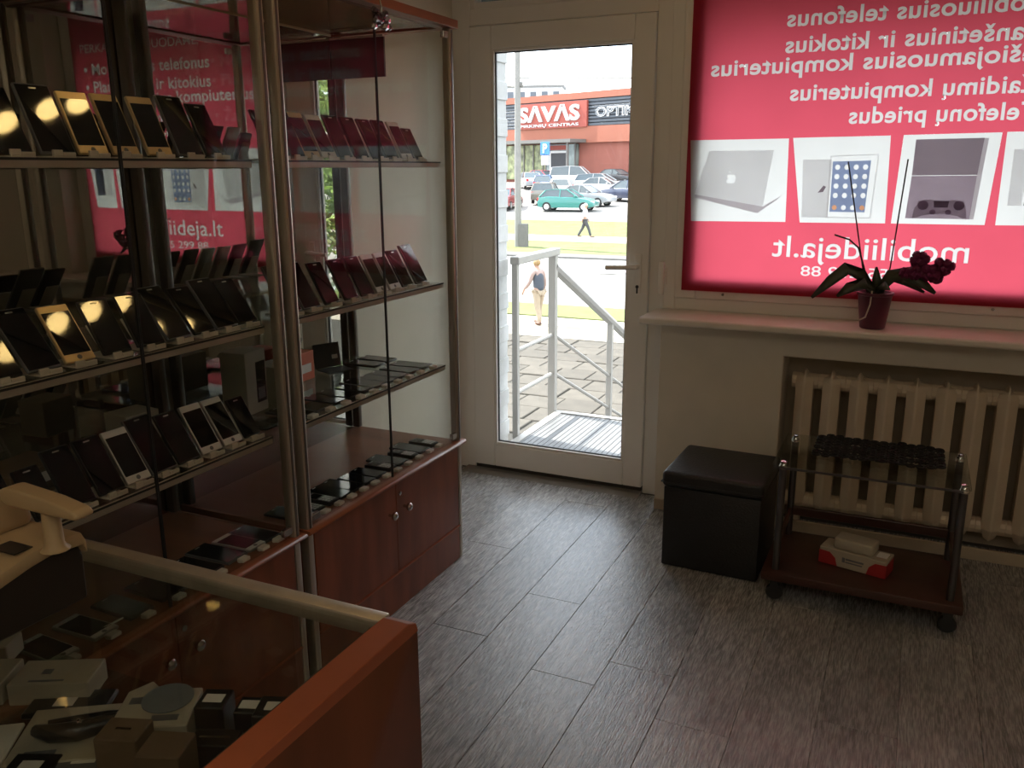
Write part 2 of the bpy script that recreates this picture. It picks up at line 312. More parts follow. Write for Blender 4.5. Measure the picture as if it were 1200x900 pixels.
# window sill
sl = MB().prism([(3.705, .866), (3.45, .866), (3.444, .872), (3.444, .889), (3.45, .895), (3.705, .895)], -1.012, FX1, 'x')
# ---- window with the banner
w1 = struct('window_1', None, None, 'large fixed window behind the red banner')
def frame(x0, x1, z0, z1, w, y0, y1):
    m = MB(); m.box(x0, x0 + w, y0, y1, z0, z1); m.box(x1 - w, x1, y0, y1, z0, z1); m.box(x0 + w, x1 - w, y0, y1, z0, z0 + w); m.box(x0 + w, x1 - w, y0, y1, z1 - w, z1); return m
part('frame', frame(-.985, .62, .895, 2.47, .052, 3.715, 3.80), 'pvc', w1, .004)
part('sub_frame', B(-.985, .62, 3.706, 3.853, .8665, .8949), 'pvc', w1)
part('sash', frame(-.932, .567, .948, 2.417, .092, 3.70, 3.775), 'pvc', w1, .006)
part('pane', B(-.845, .48, 3.738, 3.744, 1.03, 2.34), 'glass_win', w1)
part('sill', sl, 'sill', w1, .003, smooth=True, label='deep cream window sill')
h = part('handle', MB().box(-.988, -.966, 3.690, 3.7, 1.0, 1.075).box(-.985, -.969, 3.655, 3.69, 1.035, 1.055), 'pvc', w1, .003)
part('lever', B(-.990, -.964, 3.635, 3.657, .965, 1.11), 'pvc', h, .007, 3, True)
for x in (-.72, .30): part('screw', MB().lathe([(.006, 0), (.006, .004)], m=Matrix.Translation((x, 3.700, .972)) @ Matrix.Rotation(R(90), 4, 'X')), 'steel', w1)

# ---- glazed entrance door
d1 = struct('door_1', None, None, 'white framed fully glazed entrance door')
fr = MB(); fr.box(-2.03, -1.940, 3.73, 3.81, 0, 2.47); fr.box(-1.055, -.985, 3.73, 3.81, 0, 2.47)
fr.box(-1.940, -1.055, 3.73, 3.81, 2.133, 2.205); fr.box(-1.940, -1.055, 3.73, 3.81, 2.44, 2.47)
part('frame', fr, 'pvc', d1, .004)
lf = MB(); GL, GR, GB, GT = -1.826, -1.150, .147, 2.027
lf.box(-1.937, GL, 3.717, 3.785, .03, 2.129); lf.box(GR, -1.058, 3.717, 3.785, .03, 2.129); lf.box(GL, GR, 3.717, 3.785, .03, GB); lf.box(GL, GR, 3.717, 3.785, GT, 2.129)
leaf = part('leaf', lf, 'pvc', d1, .005)
part('glazing_bead', frame(GL - .001, GR + .001, GB - .001, GT + .001, .013, 3.722, 3.742), 'pvc', leaf, .003)
part('seal', frame(GL + .011, GR - .011, GB + .011, GT - .011, .006, 3.736, 3.746), 'seal', leaf)
part('pane', B(GL, GR, 3.746, 3.752, GB, GT), 'glass_win', d1)
hd = part('handle', B(-1.119, -1.087, 3.707, 3.717, .95, 1.13), 'pvc', d1, .004)
part('lever', MB().tube([(-1.103, 3.71, 1.075), (-1.103, 3.66, 1.075), (-1.11, 3.655, 1.075), (-1.235, 3.655, 1.071)], .0105, 10), 'pvc', hd, smooth=True)
part('keyhole', MB().box(-1.1065, -1.0995, 3.7045, 3.707, .955, .985).lathe([(.0075, 0), (.0075, .003)], m=Matrix.Translation((-1.103, 3.707, .985)) @ Matrix.Rotation(R(90), 4, 'X')), 'seal', hd)
part('gap_seal', MB().box(-1.935, -1.058, 3.725, 3.775, .012, .03), 'dark_gap', d1)
part('threshold', MB().prism([(3.655, 0), (3.69, .010), (3.80, .012), (3.80, 0)], -1.985, -1.055, 'x'), 'thresh', d1)
w2 = struct('window_2', None, None, 'narrow transom light above the entrance door')
part('frame', frame(-1.942, -1.053, 2.203, 2.442, .03, 3.735, 3.80), 'pvc', w2, .003)
part('pane', B(-1.915, -1.08, 3.762, 3.768, 2.23, 2.415), 'glass_win', w2)

# ================================================================== outside: the entrance
struct('wall_wing', B(-7.0, -2.205, 3.86, 4.68, -2.5, 7.0), 'ext_white', 'whitewashed outer wall beside the entrance platform')
we = MB(); we.box(-7, -2.035, 3.852, 3.9, -2.5, 7); we.box(-2.035, 6, 3.855, 3.9, 2.47, 7); we.box(.63, 6, 3.855, 3.9, -2.5, 2.47); we.box(-2.035, .63, 3.855, 3.9, -2.5, -.12); we.box(-.97, .63, 3.855, 3.9, -.12, .88)
struct('wall_outside', we, 'ext_white', 'outer face of the shop front')
ww = bpy.data.objects['wall_wing']
for k in range(26):     # courses of the painted brick reveal, next to the glass
    z = -.12 + k * .1
    for j in range(2):
        y0 = 3.905 + j * .40 - (.20 if k % 2 else 0); y1 = y0 + .397
        y0, y1 = max(3.905, y0), min(4.68, y1)
        if y1 - y0 > .05: obj('brick', B(-2.207, -2.195, y0, y1, z, z + .0985).mesh('brick', 'ext_white', .0025, 1), ww)
struct('wall_sign_box', B(-2.0, .8, 3.96, 4.16, 2.12, 2.95), 'ext_grey', 'grey back of the sign box over the entrance', bevel=.01)

pf = thing('entrance_platform', 'galvanised grating platform with white edge outside the glass door', 'platform', (0, 0, 0))
PX0, PX1, PY0, PY1, PZ = -2.09, -.55, 3.92, 5.22, -.1
g = MB()
nb = 44
for i in range(nb):
    x = PX0 + .05 + (PX1 - PX0 - .1) * i / (nb - 1)
    g.box(x - .0145, x + .0145, PY0 + .04, PY1 - .05, PZ - .0115, PZ)
gr = part('grating', g, 'grate', pf); gr['kind'] = 'stuff'
part('edge_frame', MB().box(PX0, PX0 + .05, PY0, PY1, PZ - .08, PZ + .006).box(PX1 - .05, PX1, PY0, PY1, PZ - .08, PZ + .006).box(PX0 + .05, PX1 - .05, PY1 - .05, PY1, PZ - .08, PZ + .006).box(PX0 + .05, PX1 - .05, PY0, PY0 + .04, PZ - .08, PZ + .006), 'rail_white', pf)
part('under_tray', B(PX0 + .05, PX1 - .05, PY0 + .04, PY1 - .05, PZ - .060, PZ - .012), 'grate', pf)

ra = thing('entrance_railing', 'white steel railing with two lower bars beside platform and steps', 'railing', (0, 0, 0))
XR = -2.119
def post(x, y, z0, z1, s=.025): return B(x - s, x + s, y - s, y + s, z0, z1)
part('post', post(XR, 5.205, PZ - .1, .955), 'rail_white', ra, .003)
part('post', post(XR + .007, 4.60, PZ - .02, .955, .018), 'rail_white', ra, .003)
part('handrail', B(XR - .02, XR + .04, 4.575, 5.235, .955, 1.0), 'rail_white', ra, .006)
SL = (.138 - .876) / (6.862 - 5.258)
def sloped(z_at, r_, y0=5.21, y1=10.0): return MB().tube([(XR, y0, z_at + SL * (y0 - 5.258)), (XR, y1, z_at + SL * (y1 - 5.258))], r_, 8)
part('sloping_handrail', sloped(.86, .034), 'rail_white', ra, smooth=True)
for z in (.43, .165):
    part('bar', MB().tube([(XR, 4.6, z), (XR, 5.2, z)], .013, 8), 'rail_white', ra, smooth=True)
    part('sloping_bar', sloped(z - .02, .013), 'rail_white', ra, smooth=True)
for y in (6.42, 7.65, 8.9): part('baluster', post(XR, y, .86 + SL * (y - 5.258) - 1.1, .86 + SL * (y - 5.258), .022), 'rail_white', ra, .003)
stp = thing('entrance_steps', 'grey metal steps leading down from the platform to the pavement', 'steps', (0, 0, 0))
for k in range(14):
    y = 5.25 + k * .30; z = PZ - .165 * (k + 1)
    part('tread', B(PX0 + .02, PX1, y, y + .29, z - .03, z), 'grate', stp)
part('stringer', MB().prism([(5.23, PZ - .05), (9.45, PZ - 2.4), (9.45, PZ - 2.3 - .1), (5.23, PZ - .3)], PX1 - .04, PX1, 'x'), 'rail_white', stp)

# ---- ground in bands of its own material, rising towards the car park
PROF = [(3.85, -2.5), (24, -2.5), (34, -2.34), (42.6, -2.1), (48, -1.82), (53, -1.4), (79, 0.0), (130, .6)]
def gz(y):
    for (a, za), (b, zb) in zip(PROF, PROF[1:]):
        if y <= b: return za + (zb - za) * (y - a) / (b - a)
    return PROF[-1][1]
def band(name, y0, y1, mat, label, x0=-140, x1=90, dz=0.0, kind='structure'):
    ys = [y0] + [a for a, _ in PROF if y0 < a < y1] + [y1]
    vs = [(x, y, gz(y) + dz) for y in ys for x in (x0, x1)] + [(x, y, gz(y) + dz - .3) for y in ys for x in (x0, x1)]
    n = len(ys); fs = []
    for i in range(n - 1):
        a = 2 * i; fs += [(a, a + 1, a + 3, a + 2), (2 * n + a, 2 * n + a + 2, 2 * n + a + 3, 2 * n + a + 1)]
    fs += [(0, 2 * n, 2 * n + 1, 1), (2 * n - 2, 2 * n - 1, 4 * n - 1, 4 * n - 2)]
    o = struct(name, MB().add(vs, fs), mat, label); o['kind'] = kind; return o
pave = band('ground_pavement', 3.9, 19.1, 'gap', 'concrete slab pavement below the steps', dz=-.02)
SZ = .74
smeshes = [B(-SZ / 2 + .012, SZ / 2 - .012, -SZ / 2 + .012, SZ / 2 - .012, -.06, 0).mesh('paver', 'slab', .012, 1)]
for i in range(16):
    for j in range(10):
        x, y = -12.6 + i * SZ + (.0 if j % 2 else .2), 12.0 + j * SZ
        if abs(x + .437 * y + .2) > 2.6: continue
        obj('paver', smeshes[0], pave, (x, y, -2.5 + random.uniform(-.012, .012)), (random.uniform(-.012, .012), random.uniform(-.012, .012), 0))
band('ground_path', 19.1, 21.8, 'sand', 'sandy footway behind the slabs')
gA = band('verge', 21.8, 23.8, 'grass', 'strip of grass between footway and road', dz=.03)
band('road', 23.8, 35.1, 'road', 'sunlit pale road in front of the shop')
kb = band('kerb', 35.1, 36.1, 'kerb', 'grey kerb on the far side of the road', dz=.08)
gB = band('verge_far', 36.1, 41.1, 'grass', 'bright lawn beyond the road', dz=.05)
band('footpath', 41.1, 43.6, 'sand', 'pale footpath crossing the lawn', dz=.05)
gC = band('lawn', 43.6, 50.0, 'grass', 'lawn in front of the car park', dz=.05)
band('ground_car_park', 50.0, 130, 'lot', 'car park in front of the orange store')
# painted arrow on the road
for k, (x, y, l, a) in enumerate([(-9.6, 31.5, 2.6, -.9), (-8.6, 29.6, 1.6, .3)]):
    part('marking', rot_box(x, y, gz(y) + .002, .18, l, .012, a), 'kerb', bpy.data.objects['road'])

# ---- concrete lamp post
lp = thing('lamp_post', 'tall pale concrete lamp post with a dark base box on the lawn', 'lamp post', (-17.47, 38.36, gz(38.36)))
part('pole', MB().tube([(0, 0, 0), (0, 0, 12.5)], [.17, .12], 12), 'concrete', lp, smooth=True)
part('base_box', B(.12, .48, -.2, .2, 0, 1.15), 'kerb', lp, .02)
part('arm', MB().tube([(0, 0, 9.6), (-1.0, -.3, 9.75)], .04, 6), 'concrete', lp); part('arm', MB().tube([(0, 0, 7.4), (-.6, 0, 7.5)], .035, 6), 'concrete', lp)
part('insulator', MB().lathe([(.03, 0), (.08, .05), (.08, .2), (.03, .25)], (.2, 0, 7.4), 8), 'kerb', lp)
for k, z0 in enumerate((6.6, 8.2)):
    pts = [(-60 + i * 6, 44 - i * .3, z0 - 1.2 + .0016 * (i * 6 - 60) ** 2) for i in range(21)]
    o = part('overhead_wire', MB().tube(pts, .03, 5), 'kerb'); tag(o, ('lower' if k == 0 else 'upper') + ' overhead wire crossing the sky beside the lamp post', 'wire')

# ---- store
UD = Vector((0.935, -0.355, 0)); ND = Vector((-.355, -.935, 0)); SP = Vector((-32.42, 84.0, 0))
SM = Matrix(((UD.x, -ND.x, 0, SP.x), (UD.y, -ND.y, 0, SP.y), (0, 0, 1, 0), (0, 0, 0, 1)))   # local: x along the front, -y out of the wall
st = thing('store_building', 'large orange store with grey slatted band and white letters beyond car park', 'building')
st.matrix_world = SM
def sp(name, mb, mat, par=st, **k): return part(name, mb, mat, par, **k)
sp('wall', MB().box(-40, 22, .2, 25, -1, 4.4).box(-40, 22, .2, 25, 7.9, 8.2), 'st_brick')
sp('lower_band', B(-40, 22, -.25, .2, 4.0, 5.55), 'st_orange')
sp('roof_band', B(-40, 22, -.25, 25, 8.15, 8.78), 'st_orange')
sp('wall_back_band', B(-40, 22, .15, 25, 5.5, 8.15), 'st_slat')
slat_me = B(-40, 22, -.18, .12, 0, .24).mesh('slat', 'st_slat', .02, 1)
for k in range(8): obj('slat', slat_me, st, (0, 0, 5.58 + k * .322))
sg = sp('sign_panel', B(-6.95, 2.5, -.45, -.2, 5.50, 8.0), 'st_sign')
def text_mesh(txt, size=1.0, offset=0.0, extrude=0.0, res=4, spacing=1.0):
    c = bpy.data.curves.new('t', 'FONT'); c.body = txt; c.size = size; c.offset = offset; c.extrude = extrude; c.resolution_u = res; c.space_character = spacing
    o = bpy.data.objects.new('t', c); COL.objects.link(o)
    bpy.context.view_layer.update()
    me = bpy.data.meshes.new_from_object(o.evaluated_get(bpy.context.evaluated_depsgraph_get()))
    bpy.data.objects.remove(o); bpy.data.curves.remove(c); me.materials.clear(); return me
def bounds(me):
    xs = [v.co.x for v in me.vertices]; ys = [v.co.y for v in me.vertices]; return min(xs), max(xs), min(ys), max(ys)
def front_text(name, txt, x0, x1, z0, z1, y, mat, par, offset=0.0, extrude=.04):
    me = text_mesh(txt, 1.0, offset, extrude / 1.0, 3); a, b, c, d = bounds(me)
    for v in me.vertices:
        X, Y, Z = v.co; v.co = (x0 + (X - a) / (b - a) * (x1 - x0), y - Z, z0 + (Y - c) / (d - c) * (z1 - z0))
    me.materials.append(MT[mat]); me.update(); return obj(name, me, par)
front_text('letters', 'SΛVΛS', -6.75, 1.65, 6.15, 7.75, -.52, 'st_white', sg, .03, .08)['kind'] = 'stuff'
front_text('small_letters', 'PIRKINIŲ CENTRAS', -6.6, 1.5, 5.58, 5.95, -.50, 'st_white', sg, .01, .03)['kind'] = 'stuff'
ol = front_text('side_letters', 'OPTIKA', 3.5, 9.4, 6.35, 7.28, -.26, 'st_white', st, .03, .05)
front_text('letter_faces', 'OPTIKA', 3.56, 9.34, 6.42, 7.21, -.33, 'st_slat', ol, -.022, .02)['kind'] = 'stuff'; ol['kind'] = 'stuff'
sp('canopy', MB().box(-8.6, 2.3, -2.6, .2, 4.0, 4.32), 'st_grey')
sp('shop_window', B(-14, -3.4, -.1, .2, .4, 3.9), 'st_poster')
for k in range(8): sp('mullion', B(-13.5 + k * 1.4, -13.38 + k * 1.4, -.2, -.1, .4, 3.9), 'st_grey')
en = sp('entrance', B(-3.2, 1.0, -.1, .2, .3, 3.9), 'st_glass')
sp('doorway', B(-2.5, -.4, -.16, -.1, .3, 3.05), 'st_dark', en)
sp('door_frame', MB().box(-2.7, -2.5, -.2, -.1, .3, 3.2).box(-.4, -.2, -.2, -.1, .3, 3.2).box(-2.7, -.2, -.2, -.1, 3.05, 3.25), 'st_white', en)
sp('entrance_sign', B(-2.6, -.3, -.22, -.1, 3.35, 3.8), 'st_sign', en)
for k in range(2): sp('pilaster', B(.9 + k * .9 - .2, 1.1 + k * .9 - .2, -2.4 if k else -.2, -2.2 if k else -.1, .2, 4.0), 'st_grey')
fm = thing('roof_lamp', 'thin floodlight mast with two arms standing above the store roof', 'lamp', tuple(SM @ Vector((6.0, 4, 8.78))))
part('mast', MB().tube([(0, 0, 0), (0, 0, 1.9)], [.12, .06], 6), 'concrete', fm); part('crossarm', MB().tube([(-1.3, 0, 1.8), (1.3, 0, 1.95)], .06, 6), 'concrete', fm)
fb = thing('street_apartment_block', 'pale distant apartment block showing over the store roof', 'building', (-84, 190, 0), (0, 0, .3))
part('wall', B(-8, 8, 0, 8, 0, 19.6), 'far_wall', fb); part('roof', B(-8.4, 8.4, -.4, 8.4, 19.6, 20.1), 'kerb', fb)
fwm = B(-.7, .7, -.06, .02, 0, 1.4).mesh('window', 'st_slat')
for i in range(6):
    for j in range(2): obj('window', fwm, fb, (-6.6 + i * 2.64, 0, 14.6 + j * 2.7))
pk = thing('parking_sign', 'blue parking sign over a white plate on a post before the store', 'sign', tuple(SM @ Vector((1.3, -5.0, .1))))
pk.rotation_euler = (0, 0, -.36)
part('post', MB().tube([(0, 0, 0), (0, 0, 3.9)], .05, 6), 'concrete', pk)
pl = part('panel', B(-.6, .6, -.09, -.05, 2.7, 3.9), 'sign_blue', pk, .02)
front_text('letter', 'P', -.28, .30, 2.88, 3.72, -.1, 'st_white', pl, .03, .01)
part('plate', B(-.5, .5, -.09, -.05, 1.75, 2.6), 'st_white', pk, .02)

# ---- cars
def paint(n, c): return pbr(n, c, 0.25, var=0.03, coat=0.6)
PA = dict(teal=paint('teal_paint', (.03, .19, .165)), red=paint('red_paint', (.22, .02, .025)), silver=paint('silver_paint', (.28, .29, .30)), white=paint('white_paint', (.42, .42, .42)), olive=paint('taupe_paint', (.16, .15, .125)), navy=paint('navy_paint', (.05, .06, .10)), blue=paint('blue_paint', (.05, .09, .17)), black=paint('black_paint', (.03, .03, .035)), maroon=paint('maroon_paint', (.30, .05, .07)), grey=paint('grey_paint', (.34, .36, .38)))
SHAPES = {   # half width, side profile of body (x forward, z), glasshouse profile
    'hatchback': (.82, [(-1.95, .30), (-1.98, .62), (-1.86, .92), (-1.2, .98), (.75, .93), (1.55, .80), (1.95, .62), (1.98, .34), (1.6, .24), (-1.6, .24)], [(-1.84, .93), (-1.42, 1.36), (-.9, 1.42), (.10, 1.40), (.85, .94)]),
    'saloon': (.86, [(-2.2, .32), (-2.22, .70), (-2.05, .94), (-1.3, .98), (.8, .94), (1.8, .82), (2.2, .62), (2.22, .36), (1.9, .25), (-1.9, .25)], [(-1.45, .97), (-.85, 1.38), (-.2, 1.43), (.25, 1.40), (1.0, .95)]),
    'estate': (.88, [(-2.25, .34), (-2.28, .72), (-2.2, .98), (-1.3, 1.0), (.85, .96), (1.8, .84), (2.2, .64), (2.24, .36), (1.9, .26), (-1.9, .26)], [(-2.2, .98), (-1.95, 1.44), (-.5, 1.52), (.15, 1.47), (1.0, .96)]),
    'van': (.92, [(-2.3, .34), (-2.34, .8), (-2.3, 1.12), (-1.2, 1.14), (1.0, 1.1), (1.95, .92), (2.25, .7), (2.28, .38), (1.9, .28), (-1.9, .28)], [(-2.28, 1.12), (-2.15, 1.82), (-.6, 1.92), (.45, 1.86), (1.35, 1.06)]),
}
def make_car(kind, color, label, x, y, rz):
    hw, body, gh = SHAPES[kind]
    t = thing('car', label, 'car', (x, y, gz(y)), (0, 0, rz), 'cars in the car park')
    mb = MB(); n = len(body)                              # body: three rings across so the flanks curve in
    ring = lambda s, k: [(px * k, s, pz if k == 1 else .3 + (pz - .3) * .96) for px, pz in body]
    R4 = [ring(-hw, .965), ring(-hw + .10, 1), ring(hw - .10, 1), ring(hw, .965)]
    fs = [(r_ * n + i, r_ * n + (i + 1) % n, (r_ + 1) * n + (i + 1) % n, (r_ + 1) * n + i) for r_ in range(3) for i in range(n)]
    mb.add([p for q in R4 for p in q], fs + [tuple(range(n)), tuple(3 * n + i for i in reversed(range(n)))])
    part('body', mb, PA[color], t, .02, 2, True)
    m = len(gh); zb = min(p[1] for p in gh)
    lo, hi = hw - .06, hw - .24
    yy = lambda z: lo + (hi - lo) * (z - zb) / .5
    g_ = MB().add([(px, -yy(pz), pz) for px, pz in gh] + [(px, yy(pz), pz) for px, pz in gh], [tuple(range(m)), tuple(reversed(range(m, 2 * m)))] + [(i, i + m, (i + 1) % m + m, (i + 1) % m) for i in range(m)])
    part('windows', g_, 'car_glass', t)
    zt = max(p[1] for p in gh); rf = [p for p in gh if p[1] > zt - .13]
    rm = MB(); k = len(rf)
    rm.add([(px * 1.0, s * (yy(pz) + .01), pz + dz) for dz in (.0, .035) for px, pz in rf for s in (-1, 1)],
           [(2 * i, 2 * i + 1, 2 * i + 3, 2 * i + 2) for i in range(k - 1)] + [(2 * k + 2 * i, 2 * k + 2 * i + 2, 2 * k + 2 * i + 3, 2 * k + 2 * i + 1) for i in range(k - 1)] + [(2 * i, 2 * i + 2, 2 * k + 2 * i + 2, 2 * k + 2 * i) for i in range(k - 1)] + [(2 * i + 1, 2 * k + 2 * i + 1, 2 * k + 2 * i + 3, 2 * i + 3) for i in range(k - 1)] + [(0, 2 * k, 2 * k + 1, 1), (2 * k - 2, 2 * k - 1, 4 * k - 1, 4 * k - 2)])
    part('roof', rm, PA[color], t)
    for s in (-1, 1):
        for (a, b) in ((gh[0], gh[1]), (gh[-1], gh[-2])): part('pillar', MB().tube([(a[0], s * (yy(a[1]) + .005), a[1]), (b[0], s * (yy(b[1]) + .005), b[1])], .045, 5), PA[color], t)
        xm = (gh[1][0] + gh[-1][0]) / 2 - .1; part('pillar', MB().tube([(xm, s * (yy(zb) + .005), zb), (xm, s * (yy(zt) + .005), zt)], .04, 5), PA[color], t)
    wx = body[0][0] * -.66
    for sx in (-1, 1):
        for s in (-1, 1):
            Mx = Matrix.Translation((sx * wx, s * (hw - .1), .31)) @ Matrix.Rotation(R(90), 4, 'X')
            w_ = part('wheel', MB().lathe([(.2, -.11), (.31, -.1), (.31, .1), (.2, .11)], n=14, m=Mx), 'tyre', t, smooth=True)
            part('hub', MB().lathe([(.19, -.118), (.19, .118)], n=10, m=Mx), 'hub', w_)
    xe = max(p[0] for p in body)
    for s in (-1, 1):
        part('headlamp', B(xe - .22, xe - .02, s * hw * .75 - .16, s * hw * .75 + .16, .58, .70), 'lampwhite', t, .02)
        part('tail_lamp', B(-xe + .0, -xe + .12, s * hw * .8 - .11, s * hw * .8 + .11, .68, .88), 'lampred', t, .02)
    for s in (-1, 1): part('mirror', B(.62, .75, *sorted((s * (hw - .02), s * (hw + .14))), .95, 1.06), PA[color], t, .02)
for a in [
    ('hatchback', 'teal', 'teal green three-door hatchback in the front row of the car park', -21.4, 55.2, .08),
    ('saloon', 'red', 'dark red car at the front edge beside the lamp post', -26.5, 55.9, 1.75),
    ('estate', 'olive', 'taupe grey estate car parked behind the lamp post', -25.3, 60.6, 1.85),
    ('hatchback', 'white', 'white hatchback parked just behind the taupe estate', -26.4, 66.0, 2.0),
    ('saloon', 'silver', 'silver saloon whose nose shows over the teal hatchback', -21.6, 58.8, -.10),
    ('estate', 'navy', 'dark navy estate car at the door handle end of the row', -19.6, 62.6, 2.75),
    ('estate', 'black', 'black estate car next to the navy estate', -17.6, 66.6, 2.6),
    ('saloon', 'white', 'white saloon in the middle row behind the silver saloon', -23.2, 67.2, .05),
    ('van', 'white', 'white people carrier parked near the store entrance', -28.4, 75.2, .15),
    ('hatchback', 'blue', 'mid blue hatchback beside the white people carrier', -29.6, 70.4, 1.9),
    ('estate', 'silver', 'silver estate car under the blue parking sign', -24.4, 70.8, .02),
    ('van', 'grey', 'grey people carrier with dark rear windows in the back rows', -20.6, 74.6, 2.9),
    ('saloon', 'maroon', 'maroon saloon close to the store doorway', -33.2, 77.6, 2.9),
    ('saloon', 'black', 'black saloon parked along the salmon store wall', -26.0, 79.4, -.2),
    ('hatchback', 'white', 'small white car at the far end of the salmon wall', -21.4, 78.8, -.2),
    ('saloon', 'silver', 'silver saloon half hidden behind the lamp post shaft', -32.6, 74.2, 2.2)]: make_car(*a)

# ---- people
def skin_body(name, joints, edges, mat, parent, sub=2):
    me = bpy.data.meshes.new(name); me.from_pydata([j[0] for j in joints], edges, [])
    o = bpy.data.objects.new('tmp', me); COL.objects.link(o)
    sm = o.modifiers.new('s', 'SKIN'); sm.use_smooth_shade = True; ss = o.modifiers.new('d', 'SUBSURF'); ss.levels = sub; ss.render_levels = sub
    if not me.skin_vertices: me.skin_vertices.new() if hasattr(me.skin_vertices, 'new') else None
    for i, j in enumerate(joints):
        sv = me.skin_vertices[0].data[i]; r_ = j[1]; sv.radius = r_ if isinstance(r_, tuple) else (r_, r_); sv.use_root = (i == 0)
    bpy.context.view_layer.update()
    m2 = bpy.data.meshes.new_from_object(o.evaluated_get(bpy.context.evaluated_depsgraph_get()))
    bpy.data.objects.remove(o); m2.materials.clear(); m2.materials.append(MT[mat])
    for p in m2.polygons: p.use_smooth = True
    return obj(name, m2, parent)
def person(label, x, y, rz, H, stride, cols, arm_l, arm_r, vest=None, lean=.0):
    """local frame: faces +y, stands at the origin"""
    t = thing('person', label, 'person', (x, y, gz(y)), (0, 0, rz)); k = H / 1.7
    P = lambda *a: tuple(c * k for c in a)
    ch = 1.40; fx = stride
    J = [(P(0, 0, .93), .115 * k), (P(0, .01 + lean * .3, 1.12), .115 * k), (P(0, .01 + lean * .7, 1.30), .135 * k), (P(0, lean, 1.43), .075 * k), (P(0, .02 + lean, 1.50), .05 * k), (P(0, .05 + lean * 1.2, 1.60), (.078 * k, .092 * k)), (P(0, .05 + lean * 1.2, 1.67), .06 * k)]
    E_ = [(0, 1), (1, 2), (2, 3), (3, 4), (4, 5), (5, 6)]
    def limb(start, pts):
        p = start
        for co, r_ in pts:
            J.append((P(*co), r_ * k)); E_.append((p, len(J) - 1)); p = len(J) - 1
    for s, am in ((-1, arm_l), (1, arm_r)):
        el, hn = am
        limb(3, [((s * .17, lean, 1.39), .055), ((s * .19 + el[0], el[1] + lean, 1.12 + el[2]), .042), ((s * .19 + hn[0], hn[1] + lean, .90 + hn[2]), .030), ((s * .19 + hn[0] * 1.15, hn[1] * 1.15 + lean, .80 + hn[2]), .034)])
        for q in range(-1, 3):      # short fingers
            base = len(J) - 1 if q == -1 else base
            J.append((P(s * .19 + hn[0] * 1.2 + .012 * q, hn[1] * 1.3 + lean + .02 * (q == 2), .73 + hn[2] + .02 * (q == 2)), .011 * k)); E_.append((base, len(J) - 1))
        f_ = fx * s
        limb(0, [((s * .085, 0, .86), .095), ((s * .09, f_ * .48 + .03, .48), .062), ((s * .09, f_ - .03, .09), .042), ((s * .09, f_ + .10, .035), .038)])
    skin_body('body', J, E_, 'skin', t)
    hair, top, legs, shoes = cols
    part('hair', MB().ball(P(0, .025 + lean * 1.2, 1.645), .105 * k, 2, (.95, 1.05, .95)), hair, t, smooth='all')
    hx = part('nose', MB().ball(P(0, .155 + lean * 1.2, 1.59), .016 * k, 1, (.8, 1.2, 1.2)), 'skin', t, smooth='all')
    inf = lambda a, d: [(c, (r_ + d * k)) if not isinstance(r_, tuple) else (c, r_) for c, r_ in a]
    up = [J[0], J[1], J[2], J[3]]; ue = [(0, 1), (1, 2), (2, 3)]
    up[0] = (tuple(Vector(up[0][0]) - Vector((0, 0, .07 * k))), .135 * k)
    for s in range(2):
        b = 7 + s * 12; up += [J[b], J[b + 1], J[b + 2]]; q = 4 + 3 * s; ue += [(3, q), (q, q + 1), (q + 1, q + 2)]
    skin_body('shirt', inf(up, .016), ue, top, t)
    lo = [(J[0][0], .105 * k)]; le = []
    for s in range(2):
        b = 7 + s * 12 + 8; q = 1 + 3 * s; lo += [J[b], J[b + 1], J[b + 2]]; le += [(0, q), (q, q + 1), (q + 1, q + 2)]
    skin_body('trousers', inf(lo, .02), le, legs, t)
    if vest: skin_body('vest', inf([up[0], J[1], J[2], J[3]], .034), [(0, 1), (1, 2), (2, 3)], vest, t)
    for s in range(2):
        b = 7 + s * 12 + 10; a_, c_ = Vector(J[b][0]), Vector(J[b + 1][0])
        part('shoe', MB().ball((a_.x, (a_.y + c_.y) / 2 + .02 * k, .05 * k), .14 * k, 2, (.38, 1, .36)), shoes, t, smooth='all')
    return t
person('person with blond hair in grey vest and cream trousers walking beyond railing', -8.78, 20.6, R(62), 1.68, .13, ('blond', 'blouse', 'cream', 'shoe'), ((-.04, .06, .0), (-.06, .26, .04)), ((.03, -.03, 0), (.03, .02, 0)), 'vest', .06)
person('person in white shirt and dark trousers striding along the lawn footpath', -15.83, 43.3, R(-75), 1.76, .34, ('greyhair', 'shirt', 'darkpants', 'shoe'), ((-.03, .05, 0), (-.02, .14, .02)), ((.03, -.08, 0), (.02, -.12, .04)))

